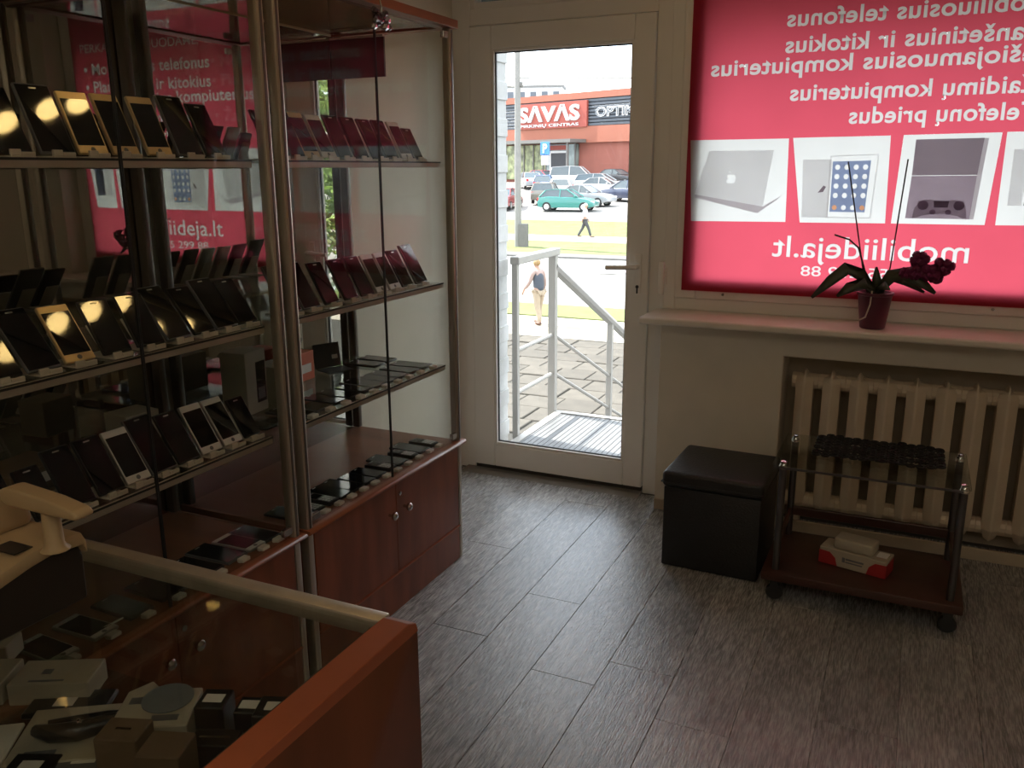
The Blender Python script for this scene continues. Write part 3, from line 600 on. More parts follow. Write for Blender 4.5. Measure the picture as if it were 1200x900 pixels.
# ---- leafy trees by the road, seen only in the cabinet mirror and as light
def tree(label, x, y, h, seed):
    rn = random.Random(seed); t = thing('tree', label, 'tree', (x, y, gz(y)))
    part('trunk', MB().tube([(0, 0, 0), (.1, 0, h * .3), (0, .1, h * .55), (.1, .1, h * .8)], [.2, .16, .11, .05], 8), 'bark', t, smooth=True)
    mb = MB()
    for i in range(4200):
        a, b = rn.uniform(0, 6.28), rn.uniform(-1, 1); rr_ = rn.uniform(.4, 1) ** .5
        cl = rn.choice([(0, 0, .62), (.9, .3, .5), (-.8, .5, .55), (.3, -.9, .58), (-.4, -.5, .75), (.4, .4, .8), (0, .2, .4)])
        c = Vector((cl[0] * h * .2 + math.cos(a) * rr_ * h * .16, cl[1] * h * .2 + math.sin(a) * rr_ * h * .16, cl[2] * h + b * h * .15))
        u = Vector((rn.gauss(0, 1), rn.gauss(0, 1), rn.gauss(0, 1))).normalized() * .11; v = u.orthogonal().normalized() * .06
        mb.add([c - u, c + v, c + u, c - v], [(0, 1, 2, 3)])
    f_ = part('foliage', mb, 'foliage', t); f_['kind'] = 'stuff'
tree('leafy green tree seen in the cabinet mirror through the door', 5.4, 13.2, 7.5, 3)
tree('second leafy tree further along the road in mirror', 9.8, 17.5, 8.0, 5)

# ================================================================== banner in the window
bn = thing('banner', 'translucent red advertising banner hanging in the window, print seen in reverse', 'banner', (0, 3.684, 0))
BX0, BX1, BZ0, BZ1 = -.897, .497, .985, 2.405
LINES = [  # text, x where it starts (read from outside), x where it ends, baseline, x-height or cap height, bold offset
    ('PERKAME, PARDUODAME, TAISOME', .425, -.80, 2.150, None, .045, .0),
    ('• Mobiliuosius telefonus', .413, -.527, 2.031, .040, None, .016),
    ('• Planšetinius ir kitokius', .413, -.527, 1.935, .040, None, .016),
    ('nešiojamuosius kompiuterius', .378, -.813, 1.861, .040, None, .016),
    ('• Žaidimų kompiuterius', .413, -.497, 1.756, .040, None, .016),
    ('• Telefonų priedus', .413, -.272, 1.664, .040, None, .016),
    ('mobiliideja.lt', .195, -.524, 1.145, .056, None, .004),
    ('8 655 299 88', .03, -.406, 1.070, None, .040, .0)]
def glyph_dims(me_src, txt, off):
    a = text_mesh('x', 1, off); b = bounds(a); bpy.data.meshes.remove(a); c = text_mesh('H', 1, off); d = bounds(c); bpy.data.meshes.remove(c); return b[3], d[3]
HOOK = [(-.055, .02), (-.115, -.06), (-.118, -.14), (-.075, -.195), (-.005, -.195), (.02, -.18), (.02, -.125), (-.03, -.135), (-.052, -.11), (-.04, -.05), (.0, .02)]
def line_mesh(txt, off, extrude, grow=0.0):
    plain = txt.replace('ų', 'u'); me = text_mesh(plain, 1.0, off + grow, extrude, 4, 1.0 + off * 3)
    if 'ų' in txt:
        pre = text_mesh(plain[:txt.index('ų') + 1], 1.0, off + grow, 0, 4, 1.0 + off * 3); xr = bounds(pre)[1]; bpy.data.meshes.remove(pre)
        bm = bmesh.new(); bm.from_mesh(me)
        lay = [-.02, .02] if extrude else [0]
        vv = [[bm.verts.new((xr + x, y, z)) for x, y in HOOK] for z in lay]
        n = len(HOOK); bm.faces.new(vv[-1]) 
        if extrude:
            bm.faces.new(list(reversed(vv[0])))
            for q in range(n): bm.faces.new((vv[0][q], vv[0][(q + 1) % n], vv[1][(q + 1) % n], vv[1][q]))
        bmesh.ops.recalc_face_normals(bm, faces=bm.faces) if extrude else None
        bm.to_mesh(me); bm.free()
    return me
letters = []
for txt, xs, xe, zb, xh, capz, off in LINES:
    me = line_mesh(txt, off, 0.0, .006); ref = line_mesh(txt, off, 0.0); a, b, c, d = bounds(ref); bpy.data.meshes.remove(ref); hx, hc = glyph_dims(me, txt, off)
    k = (xh / hx) if xh else (capz / hc)
    sx = (xs - xe) / (b - a)
    for v in me.vertices: v.co = (xs - (v.co.x - a) * sx, 0, zb + v.co.y * k)      # mirrored: it is read from the street
    me.materials.append(MT['white_fab']); me.update(); letters.append(me)
PANELS = [[(-.903, 1.612), (-.49, 1.612), (-.481, 1.285), (-.872, 1.281)], [(-.474, 1.614), (-.117, 1.616), (-.107, 1.287), (-.425, 1.284)], [(-.072, 1.617), (.255, 1.62), (.235, 1.288), (-.086, 1.287)], [(.27, 1.621), (.47, 1.622), (.43, 1.29), (.27, 1.288)]]
PANELS[0] = [(-.885, 1.612), (-.49, 1.612), (-.481, 1.285), (-.868, 1.281)]
cut = MB()
for p in PANELS: cut.prism(p, -.02, .02, 'y')
for txt, xs, xe, zb, xh, capz, off in LINES:            # solid letters that cut the red sheet
    me = line_mesh(txt, off, .02); a, b, c, d = bounds(me); hx, hc = glyph_dims(me, txt, off)
    k = (xh / hx) if xh else (capz / hc); sx = (xs - xe) / (b - a)
    bm = bmesh.new(); bm.from_mesh(me); bmesh.ops.remove_doubles(bm, verts=bm.verts, dist=1e-5); bm.verts.index_update()
    cut.add([(xs - (v.co.x - a) * sx, v.co.z, zb + v.co.y * k) for v in bm.verts], [tuple(v.index for v in f.verts) for f in bm.faces]); bm.free(); bpy.data.meshes.remove(me)
ca_o = bpy.data.objects.new('cutter', cut.mesh('cutter', 'white_fab')); COL.objects.link(ca_o)
co = bpy.data.objects.new('tmp', B(BX0, BX1, -.004, .004, BZ0, BZ1).mesh('sheet', 'red_fab')); COL.objects.link(co)
bo = co.modifiers.new('b', 'BOOLEAN'); bo.operation = 'DIFFERENCE'; bo.solver = 'EXACT'; bo.use_self = True; bo.object = ca_o
bpy.context.view_layer.update()
bme = bpy.data.meshes.new_from_object(co.evaluated_get(bpy.context.evaluated_depsgraph_get())); bpy.data.objects.remove(co); bpy.data.objects.remove(ca_o)
sheet = MB(); keep = [p for p in bme.polygons if p.normal.y < -.9 and abs(p.center.y + .004) < 1e-4]
idx = {}; 
for p in keep:
    for v in p.vertices: idx.setdefault(v, len(idx))
sheet.add([(bme.vertices[v].co.x, 0, bme.vertices[v].co.z) for v in idx], [tuple(idx[v] for v in p.vertices) for p in keep])
fme = sheet.mesh('fabric', 'red_fab')
fme.materials.clear(); fme.materials.append(MT['red_fab']); fme.update()
obj('fabric', fme, bn)
for me in letters: o = obj('lettering', me, bn, (0, -.0004, 0)); o['kind'] = 'stuff'
def flat(pts, y=0.0): return MB().add([(x, y, z) for x, z in pts], [tuple(range(len(pts)))])
def holed(outer, holes, y):
    c = bpy.data.curves.new('h', 'CURVE'); c.dimensions = '2D'; c.fill_mode = 'BOTH'
    for pts in [outer] + holes:
        q = c.splines.new('POLY'); q.points.add(len(pts) - 1); q.use_cyclic_u = True
        for p, w_ in zip(q.points, pts): p.co = (w_[0], w_[1], 0, 1)
    o = bpy.data.objects.new('h', c); COL.objects.link(o); bpy.context.view_layer.update()
    me = bpy.data.meshes.new_from_object(o.evaluated_get(bpy.context.evaluated_depsgraph_get())); bpy.data.objects.remove(o); me.materials.clear()
    m = MB(); m.add([(v.co.x, y, v.co.y) for v in me.vertices], [tuple(p.vertices) for p in me.polygons]); bpy.data.meshes.remove(me); return m
def panel(i): return part('picture', flat(PANELS[i], .0006), 'white_fab', bn)
def ell(cx, cz, rx, rz, n=14): return [(cx + rx * math.cos(6.2832 * k / n), cz + rz * math.sin(6.2832 * k / n)) for k in range(n)]
p1, p2, p3, p4 = [panel(i) for i in range(4)]
# picture positions in photo pixels of the banner plane -> metres along it
part('laptop_base', flat([(-.858, 1.392), (-.575, 1.345), (-.50, 1.392), (-.522, 1.372), (-.595, 1.318), (-.855, 1.378)], -.0008), 'pr_mid', p1)
AP = [(0, .012), (.006, .015), (.013, .014), (.018, .009), (.013, .004), (.012, -.002), (.015, -.008), (.019, -.010), (.014, -.018), (.008, -.021), (0, -.019), (-.008, -.021), (-.015, -.016), (-.020, -.005), (-.019, .006), (-.014, .013), (-.007, .015)]
LF = [(.000, .018), (.003, .027), (.010, .031), (.008, .022)]
part('laptop_lid', holed([(-.858, 1.392), (-.803, 1.568), (-.545, 1.568), (-.575, 1.345)], [[(-.71 - x, 1.458 + z) for x, z in AP], [(-.71 - x, 1.458 + z) for x, z in LF]], -.0006), 'pr_grey', p1)
part('tablet_back', flat([(-.43, 1.53), (-.32, 1.53), (-.32, 1.305), (-.42, 1.305)], -.0006), 'pr_grey', p2)
part('emblem', flat([(-.335, 1.425), (-.345, 1.405), (-.365, 1.402), (-.345, 1.43)], -.0012), 'pr_darker', p2)
part('tablet_front', holed([(-.329, 1.544), (-.151, 1.549), (-.161, 1.304), (-.326, 1.304)], [[(-.325, 1.540), (-.155, 1.545), (-.165, 1.308), (-.322, 1.308)]], -.0009), 'pr_grey', p2)
ICONS = [ell(-.298 + c * .034, 1.50 - r_ * .036, .0095, .0105, 8) for r_ in range(4) for c in range(4)] + [ell(-.298 + c * .034, 1.345, .0095, .010, 8) for c in range(4)]
ts = part('tablet_screen', holed([(-.317, 1.522), (-.178, 1.525), (-.185, 1.328), (-.315, 1.328)], ICONS, -.0012), 'pr_blue', p2)
for c in (0, 3): part('icon', flat(ICONS[16 + c], -.0011), 'pr_orange', p2)
part('console_top', flat([(-.028, 1.60), (.20, 1.602), (.192, 1.47), (-.03, 1.468)], -.0006), 'pr_darker', p3)
part('console_body', flat([(-.03, 1.466), (.19, 1.468), (.182, 1.308), (-.038, 1.308)], -.0006), 'pr_dark', p3)
part('console_side', flat([(.20, 1.602), (.214, 1.60), (.196, 1.308), (.182, 1.308), (.190, 1.468)], -.0007), 'pr_mid', p3)
cp = part('controller', flat([(-.015, 1.305), (-.010, 1.345), (.005, 1.375), (.035, 1.380), (.055, 1.375), (.10, 1.375), (.125, 1.380), (.155, 1.372), (.168, 1.345), (.172, 1.305), (.145, 1.318), (.11, 1.325), (.05, 1.325), (.015, 1.318)], -.001), 'pr_mid', p3)
for cx in (.02, .142): part('pad', flat(ell(cx, 1.358, .019, .018), -.0014), 'pr_dark', cp)
part('touchpad', flat([(.055, 1.375), (.108, 1.375), (.105, 1.350), (.058, 1.350)], -.0014), 'pr_darker', cp)
for cx in (.055, .108): part('stick', flat(ell(cx, 1.333, .011, .010, 10), -.0014), 'pr_dark', cp)
part('phone_back', flat([(.30, 1.56), (.345, 1.56), (.345, 1.36), (.30, 1.36)], -.0006), 'pr_grey', p4)
part('phone_front', flat([(.355, 1.575), (.43, 1.575), (.415, 1.36), (.352, 1.36)], -.0006), 'pr_navy', p4)
part('roller_tube', MB().tube([(BX0 - .01, 0.0, BZ1 + .018), (BX1 + .01, 0.0, BZ1 + .018)], .014, 10), 'pvc', bn, smooth=True)

# ================================================================== display cabinets
MXP = -1.985                      # mirror face
def cabinet(Y0, Y1, label, board=False):
    c = thing('display_cabinet', label, 'cabinet', (-1.512, Y0, 0), group='glazed phone display cabinets')
    X0, X1, LW = -.495, 0.0, Y1 - Y0                       # local: x=0 front, y=0..LW
    part('base', MB().box(X0, -.02, .005, LW - .005, .02, .468), 'wood', c)
    part('kick_plate', B(-.022, -.002, .03, LW - .03, .0, .136), 'wood', c, .002)
    part('kick_trim', B(-.02, .004, .03, LW - .03, .137, .142), 'counter_edge', c)
    for k in range(2):
        y0 = .032 + k * (LW - .064) / 2; y1 = y0 + (LW - .064) / 2 - .003
        d = part('door', B(-.02, 0, y0, y1, .144, .466), 'wood', c, .0015, 1)
        ky = y1 - .045 if k == 0 else y0 + .045
        part('knob', MB().lathe([(.005, 0), (.005, .012), (.013, .018), (.014, .026), (.009, .031), (.002, .032)], n=14, m=Matrix.Translation((0, ky, .37)) @ Matrix.Rotation(R(90), 4, 'Y')), 'steel', d, smooth=True)
        if k == 1: part('lock', MB().lathe([(.008, 0), (.008, .004), (.004, .005)], n=12, m=Matrix.Translation((0, y0 + .02, .425)) @ Matrix.Rotation(R(90), 4, 'Y')), 'steel', d, smooth=True)
    part('deck', B(X0, -.004, .004, LW - .004, .468, .482), 'deck', c)
    part('ledge', MB().prism([(.0, .470), (.012, .472), (.016, .478), (.012, .484), (.0, .486), (-.03, .486), (-.03, .470)], -.002, LW + .012, 'y'), 'wood_h', c, .001, 1, True)
    part('top_board', MB().box(-.052, .012, 0, LW + .012, 1.97, 1.998).box(X0, -.052, 0, .035, 1.97, 1.998).box(X0, -.052, LW - .03, LW + .012, 1.97, 1.998), 'wood_h', c, .002)
    part('top_glass', B(X0, -.053, .036, LW - .031, 1.974, 1.980), 'glass_brown', c)
    if board:
        sb_ = part('stiffener', B(X0 + .012, -.255, LW - .050, LW - .040, 1.822, 1.956), 'brown_board', c, .001, 1)
        part('stiffener_rail', B(X0 + .012, -.255, LW - .054, LW - .036, 1.957, 1.963), 'alu', sb_)
    for (px, py, mt) in ((-.032, .004, 'alu'), (-.032, LW - .030, 'alu'), (X0 + .012, .004, 'alu_dark'), (X0 + .012, LW - .036, 'alu_dark')):
        pm = MB().box(px, px + .032, py, py + .026, .0 if mt == 'alu' else .486, 1.97)
        o = part('post', pm, mt, c, .006, 2, True)
        if mt == 'alu': part('groove', B(px + .032, px + .0335, py + .009, py + .017, .487, 1.965), 'alu_dark', o)
    part('mirror_back', B(X0 + .008, X0 + .010, .03, LW - .03, .482, 1.97), 'mirror', c)
    for y in (.0145, LW - .018): part('side_glass', B(X0 + .045, -.034, y - .002, y + .002, .484, 1.968), 'glass', c)
    mid = LW / 2 - .003
    for k in range(2):
        y0, y1 = (.034, mid - .003) if k == 0 else (mid + .003, LW - .033)
        gd = part('glass_door', B(-.012, -.007, y0, y1, .49, 1.964), 'glass', c)
        for z in (.50, 1.935): part('hinge', B(-.016, -.002, (y0 if k == 0 else y1 - .035), (y0 + .035 if k == 0 else y1), z, z + .022), 'steel', gd, .002)
        part('edge', B(-.0125, -.0065, (y1 if k == 0 else y0 - .0015), (y1 + .0015 if k == 0 else y0), .49, 1.964), 'seal', gd)
    for z in (.785, 1.095, 1.525):
        sh = part('shelf', B(X0 + .05, -.050, .034, LW - .04, z - .008, z), 'glass_shelf', c)
        part('shelf_rail', B(-.050, -.042, .034, LW - .04, z - .019, z + .001), 'rail', sh, .0015, 1)
        part('shelf_edge', B(-.042, -.041, .034, LW - .04, z - .004, z + .001), 'seal', sh)
    return c
CA0, CA1, CB0, CB1 = .865, 1.812, 1.838, 2.788
cabinet(CA0, CA1, 'counter-side glazed display cabinet with cherry base, filled with leaning phones')
cabinet(CB0, CB1, 'door-side glazed display cabinet with two knobbed cherry doors, filled with phones', True)

# small crystals hanging at the cabinet top
cr = thing('crystal_ornament', 'cluster of small faceted crystals hanging from the cabinet top edge', 'ornament', (-1.488, 2.29, 1.93))
part('hook', MB().tube([(0, 0, .062), (.008, 0, .03), (.006, 0, .01)], .003, 6), 'steel', cr)
for i in range(14):
    a = random.uniform(0, 6.28); r_ = random.uniform(.0, .03); part('crystal', MB().ball((.008 + .012 * math.sin(a), r_ * math.cos(a) * 1.6, random.uniform(-.03, .025)), random.uniform(.008, .013), 1), 'crystal' if i % 3 else 'chrome', cr)

# ================================================================== phones
def proto(kind):
    """phone standing upright: screen faces +x, bottom edge at the origin"""
    w, hgt, th = {'slab': (.070, .140, .009), 'large': (.078, .152, .009), 'small': (.060, .118, .010), 'white': (.068, .138, .009), 'gold': (.070, .142, .009), 'keypad': (.048, .105, .014)}[kind]
    e = obj('smartphone' if kind != 'keypad' else 'keypad_phone', None)
    bm = {'slab': 'black', 'large': 'grey_pl', 'small': 'black', 'white': 'silver', 'gold': 'gold', 'keypad': 'black'}[kind]
    part('body', B(-th, 0, -w / 2, w / 2, 0, hgt), bm, e, .0035, 2, True)
    mg = .004
    if kind in ('white', 'gold'):
        part('face', B(0, .0004, -w / 2 + .002, w / 2 - .002, .002, hgt - .002), 'white' if kind == 'white' else 'gold', e)
        part('screen', B(.0004, .0009, -w / 2 + mg, w / 2 - mg, .019, hgt - .018), 'screen', e)
        part('home_button', MB().lathe([(.0055, 0), (.0055, .0008)], n=12, m=Matrix.Translation((.0003, 0, .010)) @ Matrix.Rotation(R(90), 4, 'Y')), 'grey_pl', e)
    elif kind == 'keypad':
        part('screen', B(0, .0006, -w / 2 + .006, w / 2 - .006, .058, hgt - .012), 'screen', e)
        kb_ = MB()
        for r_ in range(4):
            for c in range(3): kb_.box(0, .0012, -.018 + c * .013, -.008 + c * .013, .008 + r_ * .011, .016 + r_ * .011)
        part('keypad', kb_, 'silver', e)
    else:
        part('screen', B(0, .0006, -w / 2 + .003, w / 2 - .003, .004, hgt - .004), 'screen', e)
        part('earpiece', B(.0006, .001, -.008, .008, hgt - .012, hgt - .009), 'silver', e)
    e['w'] = w; return e
PROT = {k: proto(k) for k in ('slab', 'large', 'small', 'white', 'gold', 'keypad')}
USED = set()
def phone(kind, loc, rot, label, group):
    p = PROT[kind]
    if kind in USED: o = copy_tree(p)
    else: o = p; USED.add(kind)
    o.location = loc; o.rotation_euler = rot; tag(o, label, 'phone', group)
    return o
LOOK = {'slab': 'black touchscreen phone', 'large': 'large grey touchscreen phone', 'small': 'small black touchscreen phone', 'white': 'white-faced silver phone', 'gold': 'gold-framed touchscreen phone', 'keypad': 'black keypad phone'}
TILT = R(31)
def make_stand():
    e = obj('phone_stand', None)
    part('base', MB().box(-.085, .016, -.026, .026, 0, .004), 'clear', e, .001, 1)
    part('lip', MB().box(.010, .016, -.026, -.004, .004, .016).box(.010, .016, -.004, .026, .004, .011), 'clear', e, .001, 1)
    o = part('back_rest', MB().box(-.0045, -.0015, -.022, .022, .006, .085), 'clear', e, .001, 1); o.location = (-.0165, 0, .004); o.rotation_euler = (0, -R(31), 0)
    return e
STAND = make_stand(); st_used = []
def stand(loc, tilt, label, group):
    o = copy_tree(STAND) if st_used else STAND; st_used.append(1)
    for ch in o.children:
        if ch.name.startswith('back_rest'): ch.rotation_euler = (0, -R(tilt), 0)
    o.location = loc; tag(o, label, 'phone stand', group)
def leaning_row(z, ys, kinds, where, shelf, tilt, yaws={}):
    n = len(ys)
    for i, (y, k) in enumerate(zip(ys, kinds)):
        nth = ORD[n - 1 - i]
        x = -1.587
        phone(k, (x, y, z + .0052 + .0115 * math.sin(R(tilt))), (0, -R(tilt + (0 if i in yaws else random.uniform(-1.5, 1.5))), R(yaws.get(i, random.uniform(-1.5, 1.5)))), f'{LOOK[k]} leaning {nth} from the door end, {shelf} shelf, {where}', f'phones leaning on the {shelf} shelf, {where}')
        stand((x, y, z + .0008), tilt, f'milky phone stand {nth} from the door end, {shelf} shelf, {where}', f'phone stands on the {shelf} shelf, {where}')
CAB, DCAB = 'counter-side cabinet', 'door-side cabinet'
leaning_row(1.525, [.97, 1.06, 1.154, 1.245, 1.330, 1.415, 1.510, 1.603, 1.69], ['slab', 'slab', 'slab', 'large', 'gold', 'gold', 'gold', 'large', 'slab'], CAB, 'top', 25, {3: -2, 4: -4.5})
leaning_row(1.095, [.98, 1.065, 1.149, 1.234, 1.330, 1.424, 1.512, 1.595, 1.675, 1.752], ['slab', 'slab', 'large', 'gold', 'slab', 'slab', 'large', 'slab', 'large', 'slab'], CAB, 'middle', 37.5, {3: -5.4, 4: -8.5, 5: -11.5})
leaning_row(.785, [1.03, 1.112, 1.192, 1.272, 1.347, 1.425, 1.505, 1.582, 1.660, 1.735], ['slab', 'small', 'slab', 'slab', 'white', 'large', 'slab', 'white', 'white', 'small'], CAB, 'low', 33)
leaning_row(1.525, [1.922, 1.996, 2.070, 2.148, 2.230, 2.320, 2.415, 2.495, 2.585, 2.660], ['slab', 'large', 'gold', 'white', 'slab', 'slab', 'slab', 'slab', 'white', 'small'], DCAB, 'top', 26)
leaning_row(1.095, [1.938, 2.025, 2.124, 2.225, 2.315, 2.400, 2.480, 2.562, 2.655], ['large', 'large', 'slab', 'slab', 'slab', 'white', 'white', 'slab', 'large'], DCAB, 'middle', 30)
# flat phones: screen up, long side running back into the cabinet
FLAT = (0, -R(90), 0)
def tagcard(x, y, z, label, grp):
    o = part('price_tag', rot_box(x, y, z, .022, .030, .012), 'paper', None, .002, 1); tag(o, label, 'price tag', grp)
def flat_row(z, pos, kinds, where, grp, tags=True):
    n = len(pos)
    for i, ((x, y), k) in enumerate(zip(pos, kinds)):
        nth = ORD[n - 1 - i]
        th = {'slab': .009, 'large': .009, 'small': .010, 'white': .009, 'gold': .009, 'keypad': .014}[k]
        phone(k, (x - .018, y, z + th + .0006), (0, -R(90), random.uniform(-.05, .05)), f'{LOOK[k]} lying {nth} from the door end, {where}', grp)
        if tags: tagcard(x, y, z + .0006, f'white price tag before phone {nth} from the door end, {where}', 'price tags, ' + where)
flat_row(.785, [(-1.565, y) for y in (1.965, 2.05, 2.13, 2.21, 2.285, 2.36, 2.435, 2.51, 2.585, 2.675)], ['slab', 'large', 'slab', 'slab', 'small', 'large', 'slab', 'slab', 'slab', 'large'], f'low shelf, {DCAB}', f'phones lying on the low shelf, {DCAB}')
flat_row(.785, [(-1.745, y) for y in (2.625, 2.708)], ['slab', 'slab'], f'rear row, low shelf, {DCAB}', f'rear phones on the low shelf, {DCAB}', False)
flat_row(.482, [(-1.548, y) for y in (1.915, 1.975, 2.045, 2.112, 2.180, 2.245, 2.315, 2.385, 2.455, 2.53, 2.605, 2.675)], ['slab', 'keypad', 'keypad', 'slab', 'slab', 'small', 'small', 'keypad', 'slab', 'keypad', 'slab', 'keypad'], f'deck, {DCAB}', f'phones lying on the deck, {DCAB}')
flat_row(.482, [(-1.545, y) for y in (.98, 1.085, 1.19, 1.29, 1.385, 1.455, 1.527, 1.612, 1.690, 1.752)], ['white', 'white', 'white', 'slab', 'slab', 'large', 'slab', 'large', 'white', 'slab'], f'deck, {CAB}', f'phones lying on the deck, {CAB}', True)
# flip cover and boxes inside the cabinets
fc = thing('phone_case', 'black folding phone case standing open behind the flat phones', 'phone case', (-1.915, 2.515, .786), (0, 0, R(-22)))
part('cover', MB().box(-.006, 0, -.055, .055, .006, .095, Matrix.Rotation(-R(10), 4, 'Y')), 'lace', fc, .002, 1)
part('flap', MB().box(.004, .085, -.055, .055, .001, .006), 'leather', fc, .002, 1)
part('badge', MB().box(.0002, .0008, .018, .042, .035, .050, Matrix.Rotation(-R(10), 4, 'Y')), 'silver', fc)
def carton(name, label, cat, x, y, z, sx, sy, sz, a, mat, bits=(), grp=None):
    t = thing(name, label, cat, (x, y, z), (0, 0, a), grp)
    part('carton', B(-sx / 2, sx / 2, -sy / 2, sy / 2, 0, sz), mat, t, .0015, 1)
    for nm, bx, mt in bits: part(nm, B(*bx), mt, t)
    return t
carton('orange_box', 'orange phone carton standing at the rear of the door-side cabinet', 'box', -1.92, 2.325, .786, .09, .11, .10, .05, 'box_orange', [('label_print', (.0501, .0505, -.03, .03, .03, .06), 'paper')])
carton('phone_box', 'tall grey-white phone box with a pictured phone, beside the middle post of the cabinets', 'box', -1.80, 1.945, .786, .09, .10, .19, .10, 'box_white', [('phone_print', (.0451, .0456, -.002, .044, .03, .155), 'screen'), ('keypad_print', (.0457, .046, .004, .038, .04, .075), 'grey_pl')])
carton('phone_box', 'low pale phone box between tall phone box and orange carton', 'box', -1.80, 2.09, .786, .10, .11, .12, .0, 'box_white')
carton('phone_box', 'blank greenish white phone box behind the white-faced phones', 'box', -1.83, 1.55, .786, .09, .10, .10, -.1, 'box_white', [('label_print', (.0451, .0455, -.02, .02, .03, .06), 'grey_pl')])
carton('accessory_box', 'long dark accessory carton under the middle shelf by the counter', 'box', -1.82, 1.22, .786, .12, .16, .06, .1, 'box_brown', [('label_print', (.0601, .0605, -.04, .04, .02, .045), 'paper')])

# ================================================================== sales counter
ct = thing('display_counter', 'glass-topped display counter with cherry side panel, lit-toned edge and metal rim', 'counter', (-.54, .40, 0))
CX0, CX1, CY0, CY1, CT = -1.50, 0.0, -.35, .43, .95     # local; far edge at world y=.83, side panel outer face at world x=-.52
pr = [(CY0, 0), (CY1, 0), (CY1, CT - .012), (CY1 - .006, CT), (CY0, CT)]
part('side_panel', MB().prism([(CY0, 0), (CY1 + .004, 0), (CY1 + .004, CT - .02), (CY1 - .002, CT - .006), (CY1 - .018, CT + .001), (CY0, CT + .001)], -.018, .020, 'x'), 'counter_wood', ct, .003, 2, True)
part('panel_edge', MB().prism([(CY0, CT - .004), (CY1 + .003, CT - .016), (CY1 - .001, CT - .003), (CY1 - .017, CT + .004), (CY0, CT + .004)], -.019, .0205, 'x'), 'counter_edge', ct, .001, 1)
part('top_glass', B(CX0, -.019, CY0, CY1 - .022, CT - .009, CT - .003), 'glass_top', ct)
part('rim', MB().prism([(CY1 - .022, CT - .024), (CY1 + .002, CT - .024), (CY1 + .002, CT + .001), (CY1 - .022, CT + .001)], CX0, -.020, 'x'), 'alu', ct, .003, 2, True)
part('side_rim', B(-.034, -.0195, CY0, CY1 - .024, CT - .022, CT - .010), 'alu_dark', ct)
part('front_glass', B(CX0, -.02, CY1 - .016, CY1 - .010, .50, CT - .024), 'glass_top', ct)
part('shelf', B(CX0 + .01, -.022, CY0, CY1 - .022, .742, .749), 'glass_shelf', ct)
part('base', B(CX0, -.02, CY0 + .1, CY1 - .012, .0, .50), 'wood', ct)
part('end_panel', B(CX0 - .02, CX0, CY0, CY1, 0, CT - .03), 'wood', ct, .003)
part('base_shelf', B(CX0, -.02, CY0, CY1 - .02, .50, .515), 'deck', ct)
# goods on the counter's glass shelf
SHZ = .7498
def cbox(label, px, py, sx, sy, sz, a, mat='box_white', bits=(), z=SHZ, name='accessory_box'):
    return carton(name, label, 'box', px, py, z, sx, sy, sz, a, mat, bits)
A = R(28)
cbox('white charger carton with small emblem, second from the register in the counter', -1.085, .735, .115, .065, .034, A, bits=[('print', (-.02, -.006, -.006, .006, .0341, .0345), 'grey_pl'), ('print', (-.03, .02, -.026, -.022, .0341, .0345), 'grey_pl')])
cbox('white charger carton with stitched print, right under the register in the counter', -1.200, .680, .12, .07, .034, A, bits=[('print', (-.04, .0, -.02, -.016, .0341, .0345), 'grey_pl')])
cbox('small white carton at the far rim corner below the register', -1.262, .755, .07, .05, .032, A)
cbox('flat white cable package carrying a black headset in the counter', -.965, .665, .14, .12, .014, R(33), bits=[('print', (-.05, -.01, -.045, -.035, .0141, .0145), 'grey_pl')])
hs_ = thing('headset', 'black curved wireless headset lying on the flat white package', 'headset', (-.955, .67, SHZ + .0152), (0, 0, R(28)))
part('band', MB().tube([(-.055, -.012, .012), (-.03, -.022, .014), (.005, -.020, .015), (.04, -.004, .015), (.06, .016, .013)], [.008, .012, .013, .012, .007], 10), 'black', hs_, smooth=True)
part('ear_hook', MB().tube([(-.045, .004, .010), (-.01, .012, .011), (.03, .020, .011), (.055, .022, .010)], .0055, 8), 'black', hs_, smooth=True)
part('button', MB().ball((.008, -.02, .030), .004, 1), 'chrome', hs_)
ps = thing('smartphone', 'black phone with paper price slip behind the headset in the counter', 'phone', (-.985, .742, SHZ + .0105), (0, -R(90), R(28)))
part('body', B(-.009, 0, -.03, .03, 0, .115), 'black', ps, .003, 1); part('price_slip', B(.0002, .0007, -.012, .014, .05, .078), 'paper', ps)
cbox('white router carton under the light-streak disc in the counter', -.862, .715, .10, .085, .05, R(30), bits=[('print', (.0, .035, -.03, -.018, .0501, .0505), 'grey_pl'), ('print', (-.04, -.01, .01, .025, .0501, .0505), 'grey_pl'), ('side_print', (-.03, .01, -.0431, -.0426, .015, .03), 'grey_pl')])
dk = tag(part('streak_disc', MB().lathe([(.0075, 0), (.034, 0), (.034, .0012), (.0075, .0012)], (-.862, .735, SHZ + .0515), 28), 'streak', None, smooth=True), 'pale disc standing for a streak of light on the white router carton', 'disc')  # disc stands in for a curved bluish streak of reflected light
cbox('long white leaflet box behind the black headset in the counter', -.925, .770, .10, .035, .010, R(-18))
blk = [(-.795, .752, .040, .044, .060, 'first'), (-.752, .772, .034, .036, .050, 'second'), (-.706, .770, .050, .046, .062, 'third'), (-.645, .765, .046, .048, .036, 'fourth')]
for i, (x, y, sx, sy, sz, nth) in enumerate(blk):
    t = carton('black_box', f'small black carton with white price sticker, {nth} from the white router carton', 'box', x, y, SHZ, sx, sy, sz, R(22), 'black', [('price_sticker', (-.013, .013, -.009, .009, sz + .0001, sz + .0006), 'paper')], 'black cartons with price stickers in the counter')
cbox('black glossy carton lying before the third stickered carton in the counter', -.752, .706, .062, .035, .044, R(22), 'black', [('foil_line', (-.02, .02, -.002, .002, .0441, .0445), 'chrome')])
